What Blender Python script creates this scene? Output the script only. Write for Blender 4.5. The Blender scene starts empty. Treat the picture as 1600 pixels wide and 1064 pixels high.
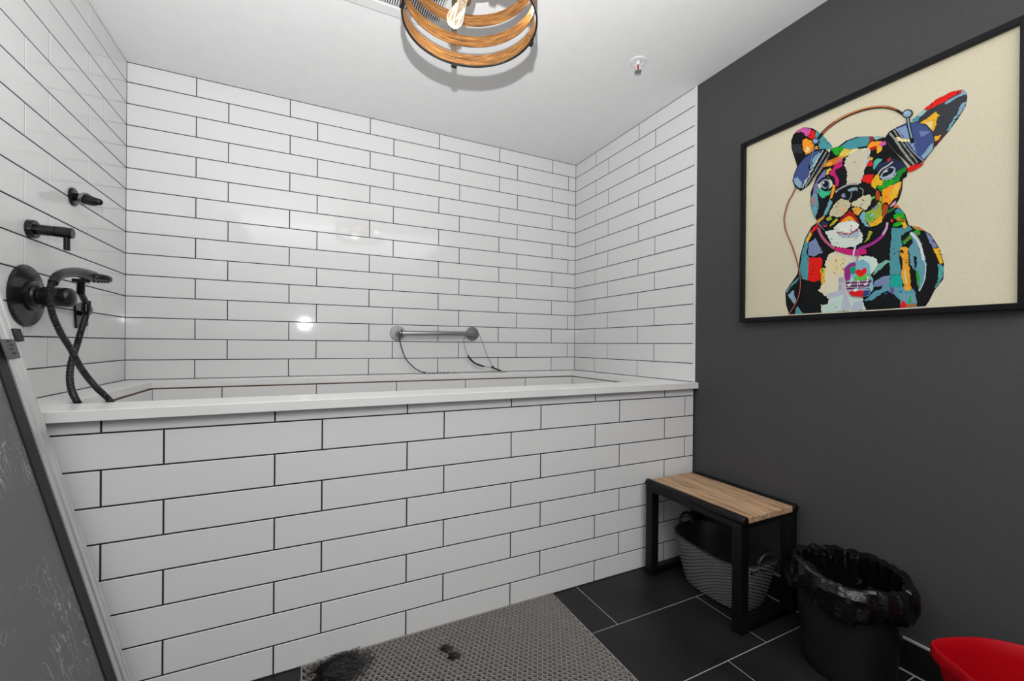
import bpy, bmesh, math, random
from mathutils import Vector, Matrix, noise
from mathutils.geometry import tessellate_polygon
random.seed(7)
SC=bpy.context.scene; COL=SC.collection
PI=math.pi
W=2.631; YF=-1.106; ZD=0.898; ZC=2.454; R=0.1046; L=0.42956; ZK0=2.35613; REAR=-4.3

# ------------------------------------------------------------------ materials
def lin(c):
    return tuple(((x/255)/12.92 if x/255<=.04045 else (((x/255)+.055)/1.055)**2.4) for x in c)
MATS={}
def mat(name,color,rough=.5,metal=0,spec=.5,coat=0,bump=None,var=0,trans=0,emis=None,ior=1.5,aniso=None):
    m=bpy.data.materials.new(name); m.use_nodes=True; nt=m.node_tree; b=nt.nodes['Principled BSDF']
    col=tuple(color)+(1,) if max(color)<=1 else lin(color)+(1,)
    b.inputs['Base Color'].default_value=col; b.inputs['Roughness'].default_value=rough; b.inputs['Metallic'].default_value=metal
    b.inputs['Specular IOR Level'].default_value=spec; b.inputs['Coat Weight'].default_value=coat; b.inputs['IOR'].default_value=ior
    b.inputs['Transmission Weight'].default_value=trans
    tc=nt.nodes.new('ShaderNodeTexCoord')
    if var:
        n=nt.nodes.new('ShaderNodeTexNoise'); n.inputs['Scale'].default_value=bump[0]*.25 if bump else 4; n.inputs['Detail'].default_value=5
        r=nt.nodes.new('ShaderNodeMapRange'); r.inputs['From Min'].default_value=.3; r.inputs['From Max'].default_value=.7; r.inputs['To Min'].default_value=1-var; r.inputs['To Max'].default_value=1+var
        mx=nt.nodes.new('ShaderNodeMix'); mx.data_type='RGBA'; mx.blend_type='MULTIPLY'; mx.inputs[0].default_value=1; mx.inputs[6].default_value=col
        nt.links.new(tc.outputs['Object'],n.inputs['Vector']); nt.links.new(n.outputs['Fac'],r.inputs['Value']); nt.links.new(r.outputs['Result'],mx.inputs[7]); nt.links.new(mx.outputs[2],b.inputs['Base Color'])
    if bump:
        n=nt.nodes.new('ShaderNodeTexNoise'); n.inputs['Scale'].default_value=bump[0]; n.inputs['Detail'].default_value=4
        bp=nt.nodes.new('ShaderNodeBump'); bp.inputs['Strength'].default_value=bump[1]; bp.inputs['Distance'].default_value=bump[2]
        nt.links.new(tc.outputs['Object'],n.inputs['Vector']); nt.links.new(n.outputs['Fac'],bp.inputs['Height']); nt.links.new(bp.outputs['Normal'],b.inputs['Normal'])
    if emis:
        b.inputs['Emission Color'].default_value=tuple(emis[0])+(1,); b.inputs['Emission Strength'].default_value=emis[1]
    MATS[name]=m; return m
M_tile=mat('white_glazed_tile',(.745,.745,.745),.075,spec=.36,bump=(7,.08,.004))
M_grout=mat('dark_grout',(.018,.018,.018),.9)
M_quartz=mat('white_quartz',(.80,.80,.79),.22,bump=(30,.05,.001),var=.03)
M_ceil=mat('ceiling_paint',(.82,.82,.82),.92,spec=.2,bump=(60,.1,.001),var=.015)
M_char=mat('charcoal_wall_paint',(.060,.060,.0615),.58,spec=.28,bump=(220,.25,.0006),var=.05)
M_paint=mat('pale_wall_paint',(.62,.62,.62),.8,bump=(200,.2,.0005))
M_slate=mat('dark_slate_tile',(.0125,.0128,.0137),.42,spec=.28,bump=(18,.35,.003),var=.35)
M_fgrout=mat('grey_floor_grout',(.42,.42,.42),.9)
M_caulk=mat('white_caulk',(.42,.42,.42),.6)
M_trim=mat('white_edge_trim',(.75,.75,.75),.3)
M_black=mat('matte_black_metal',(.005,.005,.0055),.2,metal=.0,spec=.38,bump=(90,.08,.001))
M_bronze=mat('worn_black_metal',(.013,.013,.013),.22,metal=.2,spec=.4,bump=(60,.2,.001),var=.3)
M_hose=mat('black_hose',(.009,.009,.010),.3,spec=.45)
M_steel=mat('brushed_steel',(.34,.34,.34),.36,metal=1,var=.1)
M_alu=mat('satin_aluminium',(.72,.72,.72),.42,metal=.85,bump=(20,.1,.001),var=.06)
M_rubber=mat('black_rubber',(.012,.012,.012),.6)
M_blackframe=mat('black_frame_lacquer',(.004,.004,.006),.3,spec=.2)
M_bench=mat('black_powder_coat',(.0045,.0045,.005),.36,spec=.25,bump=(300,.2,.0004))
M_bin=mat('black_plastic',(.010,.010,.010),.38,spec=.45)
M_bag=mat('black_bag_film',(.003,.003,.003),.10,spec=.36,bump=(75,.6,.006))
M_red=mat('red_plastic',(.38,.0015,.006),.33,spec=.26)
M_basket=mat('woven_dark_plastic',(.085,.085,.087),.38,spec=.5)
M_basketin=mat('basket_handle_plastic',(.018,.018,.018),.4,spec=.5)
M_mat=mat('grey_vinyl_mat',(.27,.25,.23),.6)
M_hair=mat('black_dog_hair',(.006,.006,.006),.5)
M_vent=mat('white_vent_metal',(.72,.72,.72),.5)
M_dark=mat('dark_duct',(.01,.01,.01),.9)
M_darksteel=mat('dark_steel',(.10,.10,.10),.35,metal=.7)
M_chrome=mat('chrome',(.75,.75,.75),.15,metal=1)
M_redglass=mat('red_glass_fluid',(.45,.01,.01),.1,spec=.8)
M_white=mat('white_enamel',(.78,.78,.78),.35)
M_brass=mat('antique_brass',(.13,.10,.07),.38,metal=.8,var=.2)
M_basin=mat('basin_stain',(.10,.055,.03),.8)
M_label=mat('dark_grey_plastic',(.10,.10,.10),.5)

def wood(name,c1,c2,c3,axis,scale,rough=.45,polar=False):
    m=bpy.data.materials.new(name); m.use_nodes=True; nt=m.node_tree; b=nt.nodes['Principled BSDF']; b.inputs['Roughness'].default_value=rough; b.inputs['Specular IOR Level'].default_value=.3
    tc=nt.nodes.new('ShaderNodeTexCoord'); src=tc.outputs['Object']
    if polar:
        src=tc.outputs['UV']
    mp=nt.nodes.new('ShaderNodeMapping'); s=[scale]*3; s[axis]=scale*(.045 if polar else .06); mp.inputs['Scale'].default_value=s
    n=nt.nodes.new('ShaderNodeTexNoise'); n.inputs['Scale'].default_value=1; n.inputs['Detail'].default_value=8; n.inputs['Roughness'].default_value=.65
    n2=nt.nodes.new('ShaderNodeTexNoise'); n2.inputs['Scale'].default_value=3.2; n2.inputs['Detail'].default_value=4
    r=nt.nodes.new('ShaderNodeValToRGB'); e=r.color_ramp.elements; e[0].position=.37; e[0].color=lin(c1)+(1,); e[1].position=.66; e[1].color=lin(c3)+(1,)
    k=e.new(.5); k.color=lin(c2)+(1,)
    a=nt.nodes.new('ShaderNodeMath'); a.operation='MULTIPLY_ADD'; a.inputs[1].default_value=.35; 
    a2=nt.nodes.new('ShaderNodeMath'); a2.operation='MULTIPLY'; a2.inputs[1].default_value=.65
    nt.links.new(src,mp.inputs['Vector']); nt.links.new(mp.outputs[0],n.inputs['Vector']); nt.links.new(mp.outputs[0],n2.inputs['Vector'])
    nt.links.new(n.outputs['Fac'],a2.inputs[0]); nt.links.new(n2.outputs['Fac'],a.inputs[0]); nt.links.new(a2.outputs[0],a.inputs[2]); nt.links.new(a.outputs[0],r.inputs['Fac']); nt.links.new(r.outputs['Color'],b.inputs['Base Color'])
    bp=nt.nodes.new('ShaderNodeBump'); bp.inputs['Strength'].default_value=.3; bp.inputs['Distance'].default_value=.001; nt.links.new(a.outputs[0],bp.inputs['Height']); nt.links.new(bp.outputs[0],b.inputs['Normal'])
    return m
M_ringwood=wood('honey_oak_band',(38,22,9),(110,73,35),(162,120,66),0,210,.45,polar=True)
M_benchwood=wood('pale_teak',(110,84,62),(180,146,114),(212,182,150),1,60,.5)

def glassmat():
    m=bpy.data.materials.new('amber_bulb_glass'); m.use_nodes=True; nt=m.node_tree; b=nt.nodes['Principled BSDF']
    b.inputs['Base Color'].default_value=(1,.93,.80,1); b.inputs['Roughness'].default_value=.02; b.inputs['Transmission Weight'].default_value=1; b.inputs['IOR'].default_value=1.3
    b.inputs['Emission Color'].default_value=(1,.88,.68,1); b.inputs['Emission Strength'].default_value=.22
    return m
M_bulb=glassmat()
M_fil=mat('glowing_filament',(1,.8,.5),.5,emis=((1,.75,.42),14))

def panelmat():
    # grey scuffed sheet: pale scratches with a shape of their own
    m=bpy.data.materials.new('scuffed_grey_sheet'); m.use_nodes=True; nt=m.node_tree; b=nt.nodes['Principled BSDF']; b.inputs['Roughness'].default_value=.5
    tc=nt.nodes.new('ShaderNodeTexCoord'); 
    def streak(scale,sy,lo,hi,rot):
        mp=nt.nodes.new('ShaderNodeMapping'); mp.inputs['Scale'].default_value=(scale,scale,scale*sy); mp.inputs['Rotation'].default_value=(rot,.2,0)
        n=nt.nodes.new('ShaderNodeTexNoise'); n.inputs['Scale'].default_value=1; n.inputs['Detail'].default_value=2; n.inputs['Distortion'].default_value=1.6
        s=nt.nodes.new('ShaderNodeMath'); s.operation='SUBTRACT'; s.inputs[1].default_value=.5
        ab=nt.nodes.new('ShaderNodeMath'); ab.operation='ABSOLUTE'
        r=nt.nodes.new('ShaderNodeMapRange'); r.inputs['From Min'].default_value=lo; r.inputs['From Max'].default_value=hi; r.inputs['To Min'].default_value=1; r.inputs['To Max'].default_value=0
        nt.links.new(tc.outputs['Object'],mp.inputs['Vector']); nt.links.new(mp.outputs[0],n.inputs['Vector']); nt.links.new(n.outputs['Fac'],s.inputs[0]); nt.links.new(s.outputs[0],ab.inputs[0]); nt.links.new(ab.outputs[0],r.inputs['Value'])
        return r.outputs['Result']
    a=streak(11,.22,.0,.007,.25); c=streak(24,.3,.0,.008,-.5)
    big=nt.nodes.new('ShaderNodeTexNoise'); big.inputs['Scale'].default_value=6; big.inputs['Detail'].default_value=3; nt.links.new(tc.outputs['Object'],big.inputs['Vector'])
    gate=nt.nodes.new('ShaderNodeMapRange'); gate.inputs['From Min'].default_value=.44; gate.inputs['From Max'].default_value=.56; nt.links.new(big.outputs['Fac'],gate.inputs['Value'])
    mxm=nt.nodes.new('ShaderNodeMath'); mxm.operation='MAXIMUM'; nt.links.new(a,mxm.inputs[0]); nt.links.new(c,mxm.inputs[1])
    mul=nt.nodes.new('ShaderNodeMath'); mul.operation='MULTIPLY'; nt.links.new(mxm.outputs[0],mul.inputs[0]); nt.links.new(gate.outputs[0],mul.inputs[1])
    mx=nt.nodes.new('ShaderNodeMix'); mx.data_type='RGBA'; mx.inputs[6].default_value=(.135,.135,.137,1); mx.inputs[7].default_value=(.46,.46,.46,1)
    nt.links.new(mul.outputs[0],mx.inputs[0]); nt.links.new(mx.outputs[2],b.inputs['Base Color'])
    return m
M_panel=panelmat()

def artmat():
    m=bpy.data.materials.new('printed_art'); m.use_nodes=True; nt=m.node_tree; b=nt.nodes['Principled BSDF']
    at=nt.nodes.new('ShaderNodeVertexColor'); at.layer_name='print_colour'
    tc=nt.nodes.new('ShaderNodeTexCoord')
    n=nt.nodes.new('ShaderNodeTexNoise'); n.inputs['Scale'].default_value=170; n.inputs['Detail'].default_value=3; nt.links.new(tc.outputs['Object'],n.inputs['Vector'])
    r=nt.nodes.new('ShaderNodeMapRange'); r.inputs['From Min'].default_value=.3; r.inputs['From Max'].default_value=.7; r.inputs['To Min'].default_value=.95; r.inputs['To Max'].default_value=1.04; nt.links.new(n.outputs['Fac'],r.inputs['Value'])
    mx=nt.nodes.new('ShaderNodeMix'); mx.data_type='RGBA'; mx.blend_type='MULTIPLY'; mx.inputs[0].default_value=1
    nt.links.new(at.outputs['Color'],mx.inputs[6]); nt.links.new(r.outputs[0],mx.inputs[7]); nt.links.new(mx.outputs[2],b.inputs['Base Color'])
    b.inputs['Roughness'].default_value=.45; b.inputs['Specular IOR Level'].default_value=.12; b.inputs['Coat Weight'].default_value=.06; b.inputs['Coat Roughness'].default_value=.06
    return m
M_art=artmat()

# ------------------------------------------------------------------ mesh helpers
def obj(name,bm,mats,parent=None,smooth=35,bevel=0):
    if not isinstance(mats,(list,tuple)): mats=[mats]
    me=bpy.data.meshes.new(name); bm.normal_update(); bm.to_mesh(me); bm.free()
    for m in mats: me.materials.append(m)
    if smooth:
        for f in me.polygons: f.use_smooth=True
        me.set_sharp_from_angle(angle=math.radians(smooth))
    o=bpy.data.objects.new(name,me); COL.objects.link(o)
    if bevel:
        b=o.modifiers.new('bevel','BEVEL'); b.width=bevel; b.segments=2; b.limit_method='ANGLE'; b.angle_limit=.6
    if parent:
        o.parent=parent; o.matrix_parent_inverse=Matrix.Translation(-parent.location)
    return o
def thing(name,label,cat,loc,group=None):
    o=bpy.data.objects.new(name,None); COL.objects.link(o); o.location=loc; o.empty_display_size=.05
    return tag(o,label,cat,group)
def tag(o,label,cat,group=None):
    o['label']=label; o['category']=cat
    if group: o['group']=group
    return o
def struct(o): o['kind']='structure'; return o
def BM(): return bmesh.new()
def box(bm,a,b,mi=0,M=None):
    vs=[bm.verts.new(((a,b)[i&1][0],(a,b)[i>>1&1][1],(a,b)[i>>2&1][2])) for i in range(8)]
    if M: 
        for v in vs: v.co=M@v.co
    for f in ((0,2,3,1),(4,5,7,6),(0,1,5,4),(2,6,7,3),(0,4,6,2),(1,3,7,5)):
        fc=bm.faces.new([vs[i] for i in f]); fc.material_index=mi
    return vs
def lathe(bm,prof,seg=32,M=None,mi=0,caps=True):
    # prof: (radius,height) list around local Z
    rings=[]
    for r,h in prof:
        if r<1e-6:
            v=bm.verts.new((0,0,h)); rings.append([v])
        else: rings.append([bm.verts.new((r*math.cos(2*PI*i/seg),r*math.sin(2*PI*i/seg),h)) for i in range(seg)])
    allv=[v for r in rings for v in r]
    for a,b in zip(rings,rings[1:]):
        for i in range(seg):
            j=(i+1)%seg
            if len(a)==1 and len(b)==1: continue
            if len(a)==1: f=[a[0],b[j],b[i]][::-1]
            elif len(b)==1: f=[a[i],a[j],b[0]]
            else: f=[a[i],a[j],b[j],b[i]]
            try: bm.faces.new(f).material_index=mi
            except ValueError: pass
    if caps:
        for r,rev in ((rings[0],True),(rings[-1],False)):
            if len(r)>2: bm.faces.new(r[::-1] if rev else r).material_index=mi
    if M:
        for v in allv: v.co=M@v.co
    return allv
def frame_to(d,up=Vector((0,0,1))):
    d=Vector(d).normalized(); 
    if abs(d.dot(up))>.98: up=Vector((1,0,0))
    x=up.cross(d).normalized(); y=d.cross(x)
    return Matrix((x,y,d)).transposed().to_4x4()
def along(a,b): return Matrix.Translation(Vector(a))@frame_to(Vector(b)-Vector(a))
def cyl(bm,a,b,r,seg=24,r2=None,mi=0,ch=0):
    l=(Vector(b)-Vector(a)).length; r2=r if r2 is None else r2
    pr=[(r,0),(r2,l)] if not ch else [(r-ch,0),(r,ch),(r2,l-ch),(r2-ch,l)]
    lathe(bm,pr,seg,along(a,b),mi)
def spline(pts,n=8):
    P=[Vector(p) for p in pts]; P=[P[0]*2-P[1]]+P+[P[-1]*2-P[-2]]; o=[]
    for i in range(1,len(P)-2):
        for k in range(n):
            t=k/n; a,b,c,d=P[i-1:i+3]
            o.append(.5*((2*b)+(c-a)*t+(2*a-5*b+4*c-d)*t*t+(3*b-a-3*c+d)*t**3))
    o.append(P[-2]); return o
def tube(bm,pts,r,seg=10,mi=0,closed=False,caps=True,rf=None):
    P=[Vector(p) for p in pts]; n=len(P); rings=[]; up=None
    for i in range(n):
        if closed: t=(P[(i+1)%n]-P[i-1]).normalized()
        else: t=(P[min(i+1,n-1)]-P[max(i-1,0)]).normalized()
        if up is None:
            up=Vector((0,0,1)) if abs(t.z)<.9 else Vector((1,0,0))
        x=t.cross(up).normalized(); up=x.cross(t).normalized()
        rr=rf(i) if rf else r
        rings.append([bm.verts.new(P[i]+x*(rr*math.cos(2*PI*k/seg))+up*(rr*math.sin(2*PI*k/seg))) for k in range(seg)])
    rng=range(n) if closed else range(n-1)
    for i in rng:
        a,b=rings[i],rings[(i+1)%n]
        for k in range(seg):
            j=(k+1)%seg; bm.faces.new((a[k],a[j],b[j],b[k])).material_index=mi
    if caps and not closed:
        bm.faces.new(rings[0][::-1]); bm.faces.new(rings[-1])
def sphere(bm,c,r,seg=16,sc=(1,1,1),mi=0):
    k=seg//2; lathe(bm,[(r*math.sin(PI*i/k),-r*math.cos(PI*i/k)) for i in range(k+1)],seg,Matrix.Translation(c)@Matrix.Diagonal((*sc,1)),mi,caps=False)

# ------------------------------------------------------------------ tiled surfaces
def tiles(bm,O,u,v,n,rows,ur,joints,gap=.0042,ch=.0011,mi=0,holes=None):
    """rows: list of (z0,z1,joint offset); tiles are chamfered slabs facing n at plane offset 0; u,v unit vectors"""
    O,u,v,n=map(Vector,(O,u,v,n))
    for z0,z1,off in rows:
        k0=math.floor((ur[0]-off)/L)-1; xs=[ur[0]]
        k=k0
        while off+k*L<ur[1]-.012:
            x=off+k*L
            if x>ur[0]+.012: xs.append(x)
            k+=1
        xs.append(ur[1])
        for x0,x1 in zip(xs,xs[1:]):
            a0,a1=x0+gap/2,x1-gap/2; b0,b1=z0+gap/2,z1-gap/2
            if a1-a0<.004 or b1-b0<.004: continue
            j=random.uniform(-.00015,.00015); tl=[random.uniform(-.00015,.00015) for _ in range(2)]
            def P(a,b,d): return O+u*a+v*b+n*(d+j+tl[0]*((a-a0)/(a1-a0)-.5)*2)
            F=[bm.verts.new(P(a,b,0)) for a,b in ((a0+ch,b0+ch),(a1-ch,b0+ch),(a1-ch,b1-ch),(a0+ch,b1-ch))]
            E=[bm.verts.new(P(a,b,-ch)) for a,b in ((a0,b0),(a1,b0),(a1,b1),(a0,b1))]
            B=[bm.verts.new(P(a,b,-.007)) for a,b in ((a0,b0),(a1,b0),(a1,b1),(a0,b1))]
            rev=(u.cross(v)).dot(n)<0
            def face(*q): bm.faces.new(q[::-1] if rev else q).material_index=mi
            face(*F)
            for i in range(4):
                k2=(i+1)%4; face(E[i],E[k2],F[k2],F[i]); face(B[i],B[k2],E[k2],E[i])
bA,bB=.27803,.41822; lA,lB=-.39479,-.25658; rA,rB=-.24834,-.38665; fP,fQ=.27697,.41835; zm7=.09574
def zk(k): return ZK0-k*R
wallrows=[('A' if k%2==0 else 'B',zk(k),zk(k-1) if k>0 else ZC-.001) for k in range(0,14)]+[('A',ZD-.0,zk(13))]
wallrows=[(('A' if k%2==0 else 'B'),(zk(k) if k<14 else ZD),(zk(k-1) if k>0 else ZC-.001)) for k in range(0,15)]
lowrows=[(('A' if k%2==0 else 'B'),zk(k),min(zk(k-1),.866)) for k in range(14,20)]

# floor
bm=BM(); box(bm,(-.1,REAR-.1,-.06),(W+.12,0.1,-.0018),1)
X0=1.898
FY=[-1.0735,-1.387,-1.70]; 
while FY[-1]>REAR: FY.append(FY[-1]-.3133)
offs=1.898
yb=[YF+.25]+FY[1:]
for i in range(len(yb)-1):
    ya,yc=yb[i],yb[i+1]; TL=.64; off=1.898+.43*i
    k=math.floor((0-off)/TL)
    while off+k*TL<2.61:
        a,b=max(off+k*TL,-.0),min(off+(k+1)*TL,2.617)
        if b-a>.02: box(bm,(a+.0022,yc+.0022,-.01),(b-.0022,ya-.0022,0),0)
        k+=1
struct(obj('floor',bm,[M_slate,M_fgrout],smooth=0))
# ceiling
bm=BM(); box(bm,(-.1,REAR-.1,ZC),(W+.12,.1,ZC+.08)); struct(obj('ceiling',bm,M_ceil,smooth=0))
# back wall
bm=BM(); box(bm,(-.1,.0016,-.02),(W+.1,.1,ZC),1)
tiles(bm,(0,0,0),(1,0,0),(0,0,1),(0,-1,0),[(a,b,{'A':bA,'B':bB}[t]) for t,a,b in wallrows],(-.0012,W+.0012),None)
struct(obj('wall_back',bm,[M_tile,M_grout],smooth=0))
# left wall : tiled inside the alcove, painted beyond
bm=BM(); box(bm,(-.1,YF,-.02),(-.0016,0.0,ZC),1); box(bm,(-.1,REAR,-.02),(-.0,YF-.0005,ZC),2)
tiles(bm,(0,0,0),(0,-1,0),(0,0,1),(1,0,0),[(a,b,{'A':-lA,'B':-lB}[t]) for t,a,b in wallrows],(-.0012,-YF),None)
struct(obj('wall_left',bm,[M_tile,M_grout,M_paint],smooth=0))
# right wall
bm=BM(); box(bm,(W+.0016,YF,-.02),(W+.1,0.0,ZC),1); box(bm,(W+.003,REAR,-.02),(W+.1,YF-.0005,ZC),2)
tiles(bm,(W,0,0),(0,-1,0),(0,0,1),(-1,0,0),[(a,b,{'A':-rA,'B':-rB}[t]) for t,a,b in wallrows],(-.0012,-YF-.010),None)
struct(obj('wall_right',bm,[M_tile,M_grout,M_char],smooth=0))
bm=BM(); box(bm,(-.1,REAR-.1,-.02),(W+.1,REAR,ZC)); struct(obj('wall_rear',bm,M_paint,smooth=0))
# tile edge trim on the right wall (upper alcove, and lower corner of the tub front)
bm=BM(); box(bm,(W-.001,YF-.004,ZD+.001),(W+.004,YF+.010,ZC-.001)); struct(obj('trim_1',bm,M_trim,smooth=0))
# baseboard: dark tile strip with pale caulk
bm=BM(); box(bm,(W-.006,REAR,.0005),(W+.004,YF-.012,.101),0); box(bm,(W-.006,REAR,.101),(W+.004,YF-.012,.107),1)
struct(obj('baseboard_right',bm,[M_slate,M_caulk],smooth=0))

# ------------------------------------------------------------------ built-in wash tub
tub=thing('wash_tub','built-in dog wash tub clad in white subway tiles with a white ledge','wash tub',(W/2,YF/2,0))
bm=BM(); box(bm,(.002,YF+.0016,0.0),(W-.003,YF+.09,.866),1)
frows=[('P',0.0005,zm7)]+[(('Q' if i%2 else 'P'),zm7+(7-i)*R,zm7+(8-i)*R) for i in range(7,0,-1)]+[('P',zm7+7*R,.866)]
tiles(bm,(0,YF,0),(1,0,0),(0,0,1),(0,-1,0),[(a,b,{'P':fP,'Q':fQ}[t]) for t,a,b in frows],(.002,W-.003),None,gap=.0046)
obj('tiled_front',bm,[M_tile,M_grout],tub,smooth=0)
# ledge ring
hx0,hx1,hy0,hy1=.138,2.516,-.955,-.138
bm=BM()
ox0,ox1,oy0,oy1=.001,W+.004,-1.131,-.001
def ring_slab(bm,o,h,z0,z1):
    oc=[(o[0],o[2]),(o[1],o[2]),(o[1],o[3]),(o[0],o[3])]; hc=[(h[0],h[2]),(h[1],h[2]),(h[1],h[3]),(h[0],h[3])]
    V=lambda c,z:[bm.verts.new((x,y,z)) for x,y in c]
    ob,ot,hb,ht=V(oc,z0),V(oc,z1),V(hc,z0),V(hc,z1)
    for i in range(4):
        j=(i+1)%4
        bm.faces.new((ot[i],ot[j],ht[j],ht[i])); bm.faces.new((ob[j],ob[i],hb[i],hb[j])); bm.faces.new((ob[i],ob[j],ot[j],ot[i])); bm.faces.new((hb[j],hb[i],ht[i],ht[j]))
ring_slab(bm,(ox0,W-.002,oy0,oy1),(hx0,hx1,hy0,hy1),.8665,ZD)
box(bm,(W-.002,oy0,.8665),(W+.0028,YF-.014,ZD))
obj('ledge',bm,M_quartz,tub,smooth=0,bevel=.0015)
# basin: tiled inner walls under the ledge and a sloping floor
bm=BM()
ix0,ix1,iy0,iy1=hx0+.004,hx1+.0,hy0-.0,hy1-.004
zb=.46
for a,b in (((.002,iy1,zb),(W-.003,iy1+.012,.866)),((ix0-.012,iy0,zb),(ix0,iy1,.866)),((ix1,iy0,zb),(ix1+.012,iy1,.866)),((.002,iy0-.012,zb),(W-.003,iy0,.866))): box(bm,a,b,1)
box(bm,(ix0-.012,iy0-.012,zb-.03),(ix1+.012,iy1+.012,zb),0)
lr=[(a+.0,b,{'A':bA,'B':bB}[t]) for t,a,b in [('B',.761,.8625),('A',.6565,.761),('B',.552,.6565),('A',zb,.552)]]
tiles(bm,(0,iy1-.0016,0),(1,0,0),(0,0,1),(0,-1,0),lr,(ix0,ix1),None)
tiles(bm,(ix0+.0016,0,0),(0,-1,0),(0,0,1),(1,0,0),lr,(-iy1,-iy0),None)
tiles(bm,(ix1-.0016,0,0),(0,-1,0),(0,0,1),(-1,0,0),lr,(-iy1,-iy0),None)
tiles(bm,(0,iy0+.0016,0),(1,0,0),(0,0,1),(0,1,0),lr,(ix0,ix1),None)
obj('basin',bm,[M_tile,M_basin],tub,smooth=0)

# ------------------------------------------------------------------ grab bar and grooming tethers
gb=thing('grab_bar','steel grab bar with two round flanges on the white back wall above the tub','grab bar',(1.552,0,1.155))
for x,z in ((1.308,1.152),(1.803,1.157)):
    bm=BM(); lathe(bm,[(.047,0),(.047,.004),(.044,.007),(.022,.008)],32,along((x,-.0005,z),(x,-.05,z))); obj('flange',bm,M_steel,gb)
bm=BM(); p=[(1.308,-.006,1.152),(1.308,-.03,1.152),(1.313,-.042,1.152),(1.325,-.048,1.152),(1.55,-.048,1.1545),(1.786,-.048,1.157),(1.798,-.042,1.157),(1.803,-.03,1.157),(1.803,-.006,1.157)]
tube(bm,p,.0155,16); obj('bar',bm,M_steel,gb)
t=thing('grooming_tether','thin dark tether cord looped on the left flange, its clip chain lying on the ledge','tether',(1.31,-.02,1.12),'grooming tethers on the grab bar')
bm=BM(); tube(bm,spline([(1.300,-.0655,1.16),(1.306,-.066,1.15),(1.312,-.05,1.125),(1.319,-.04,1.087),(1.348,-.04,1.002),(1.4,-.04,.942),(1.442,-.042,.915),(1.481,-.045,.9035)]),.0032,8); obj('cord',bm,M_rubber,t)
bm=BM(); a=[Vector((1.322,-.048,1.152))+Vector((0,math.cos(q)*.0195,math.sin(q)*.0195)) for q in [2*PI*i/20 for i in range(20)]]
tube(bm,a,.003,8,closed=True); obj('cord_loop',bm,M_rubber,t)
bm=BM()
for i in range(13):
    c=Vector((1.488+i*.0122,-.047+.002*math.sin(i*1.7),.9022)); k=i%2
    q=[c+Vector((math.cos(s)*.0085,(math.sin(s)*.0042 if not k else 0)+.0012*math.sin(s),(math.sin(s)*.003 if k else 0))) for s in [2*PI*j/12 for j in range(12)]]
    tube(bm,q,.0011,6,closed=True)
q=[(1.645,-.045,.9018),(1.66,-.041,.9022),(1.678,-.043,.9022),(1.684,-.049,.9022),(1.676,-.054,.9022),(1.66,-.053,.9022),(1.646,-.049,.9018)]
tube(bm,spline(q),.0018,8); obj('clip_chain',bm,M_darksteel,t)
t=thing('grooming_tether','looped wire grooming noose with a black sleeve, draped from the right flange','tether',(1.80,-.02,1.12),'grooming tethers on the grab bar')
bm=BM(); tube(bm,spline([(1.795,-.066,1.158),(1.760,-.05,1.150),(1.734,-.042,1.130),(1.732,-.04,1.09),(1.759,-.04,1.013),(1.8,-.04,.967),(1.874,-.04,.939),(1.935,-.04,.930)]),.0016,6)
tube(bm,spline([(1.795,-.066,1.158),(1.829,-.05,1.158),(1.863,-.04,1.1),(1.894,-.04,1.017),(1.935,-.04,.944),(1.945,-.04,.93)]),.0016,6); obj('wire',bm,M_darksteel,t)
bm=BM(); tube(bm,spline([(1.759,-.04,1.013),(1.773,-.04,.993),(1.8,-.04,.967),(1.835,-.04,.950),(1.874,-.04,.939)]),.0058,10); obj('sleeve',bm,M_rubber,t)
bm=BM(); sphere(bm,(1.938,-.04,.932),.011,12,(1,.8,.9)); cyl(bm,(1.938,-.04,.932),(1.955,-.041,.922),.005,10); obj('slider',bm,M_rubber,t)
bm=BM(); cyl(bm,(1.955,-.041,.922),(1.995,-.043,.908),.0055,10); obj('swivel',bm,M_rubber,t)
bm=BM(); tube(bm,spline([(1.99,-.043,.91),(2.01,-.038,.904),(2.03,-.04,.9008),(2.036,-.047,.9008),(2.022,-.052,.9008),(1.998,-.048,.906)]),.0022,8); obj('snap_hook',bm,M_darksteel,t)

# ------------------------------------------------------------------ fittings on the left wall
h=thing('robe_hook','small black hook on a round base, highest fitting on the left tiled wall','hook',(0,-.525,1.631))
bm=BM(); lathe(bm,[(.034,0),(.034,.006),(.030,.010),(.012,.012)],28,along((-0.0004,-.525,1.631),(.05,-.525,1.631))); obj('base',bm,M_black,h)
bm=BM(); P=spline([(.008,-.525,1.632),(.028,-.525,1.630),(.045,-.527,1.626),(.06,-.53,1.622),(.078,-.533,1.621)]); n=len(P)
tube(bm,P,.014,14,rf=lambda i:.013+.006*math.sin(PI*i/(n-1))); sphere(bm,P[-1],.013,14); obj('prong',bm,M_black,h)
bm=BM(); 
for k in range(3):
    q=[Vector((.030+.004*k,-.526,1.629))+Vector((.35*math.sin(s)*.02+.012*math.cos(s)*.4,math.cos(s)*.021,math.sin(s)*.0215)) for s in [2*PI*j/22 for j in range(22)]]
    tube(bm,q,.0012,6,closed=True)
obj('wire_ring',bm,M_steel,h)
s=thing('tub_spout','black straight-arm spout with a round base and short downturned tip','spout',(0,-.80,1.444))
bm=BM(); lathe(bm,[(.0285,0),(.0285,.016),(.027,.018),(.016,.018)],28,along((-.0004,-.80,1.444),(.05,-.80,1.444))); obj('base',bm,M_black,s)
bm=BM(); cyl(bm,(.012,-.80,1.444),(.062,-.80,1.443),.0165,24); cyl(bm,(.062,-.80,1.443),(.0635,-.80,1.443),.0172,24); cyl(bm,(.0635,-.80,1.443),(.104,-.80,1.441),.0175,24,ch=.002); obj('arm',bm,M_black,s)
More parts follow.
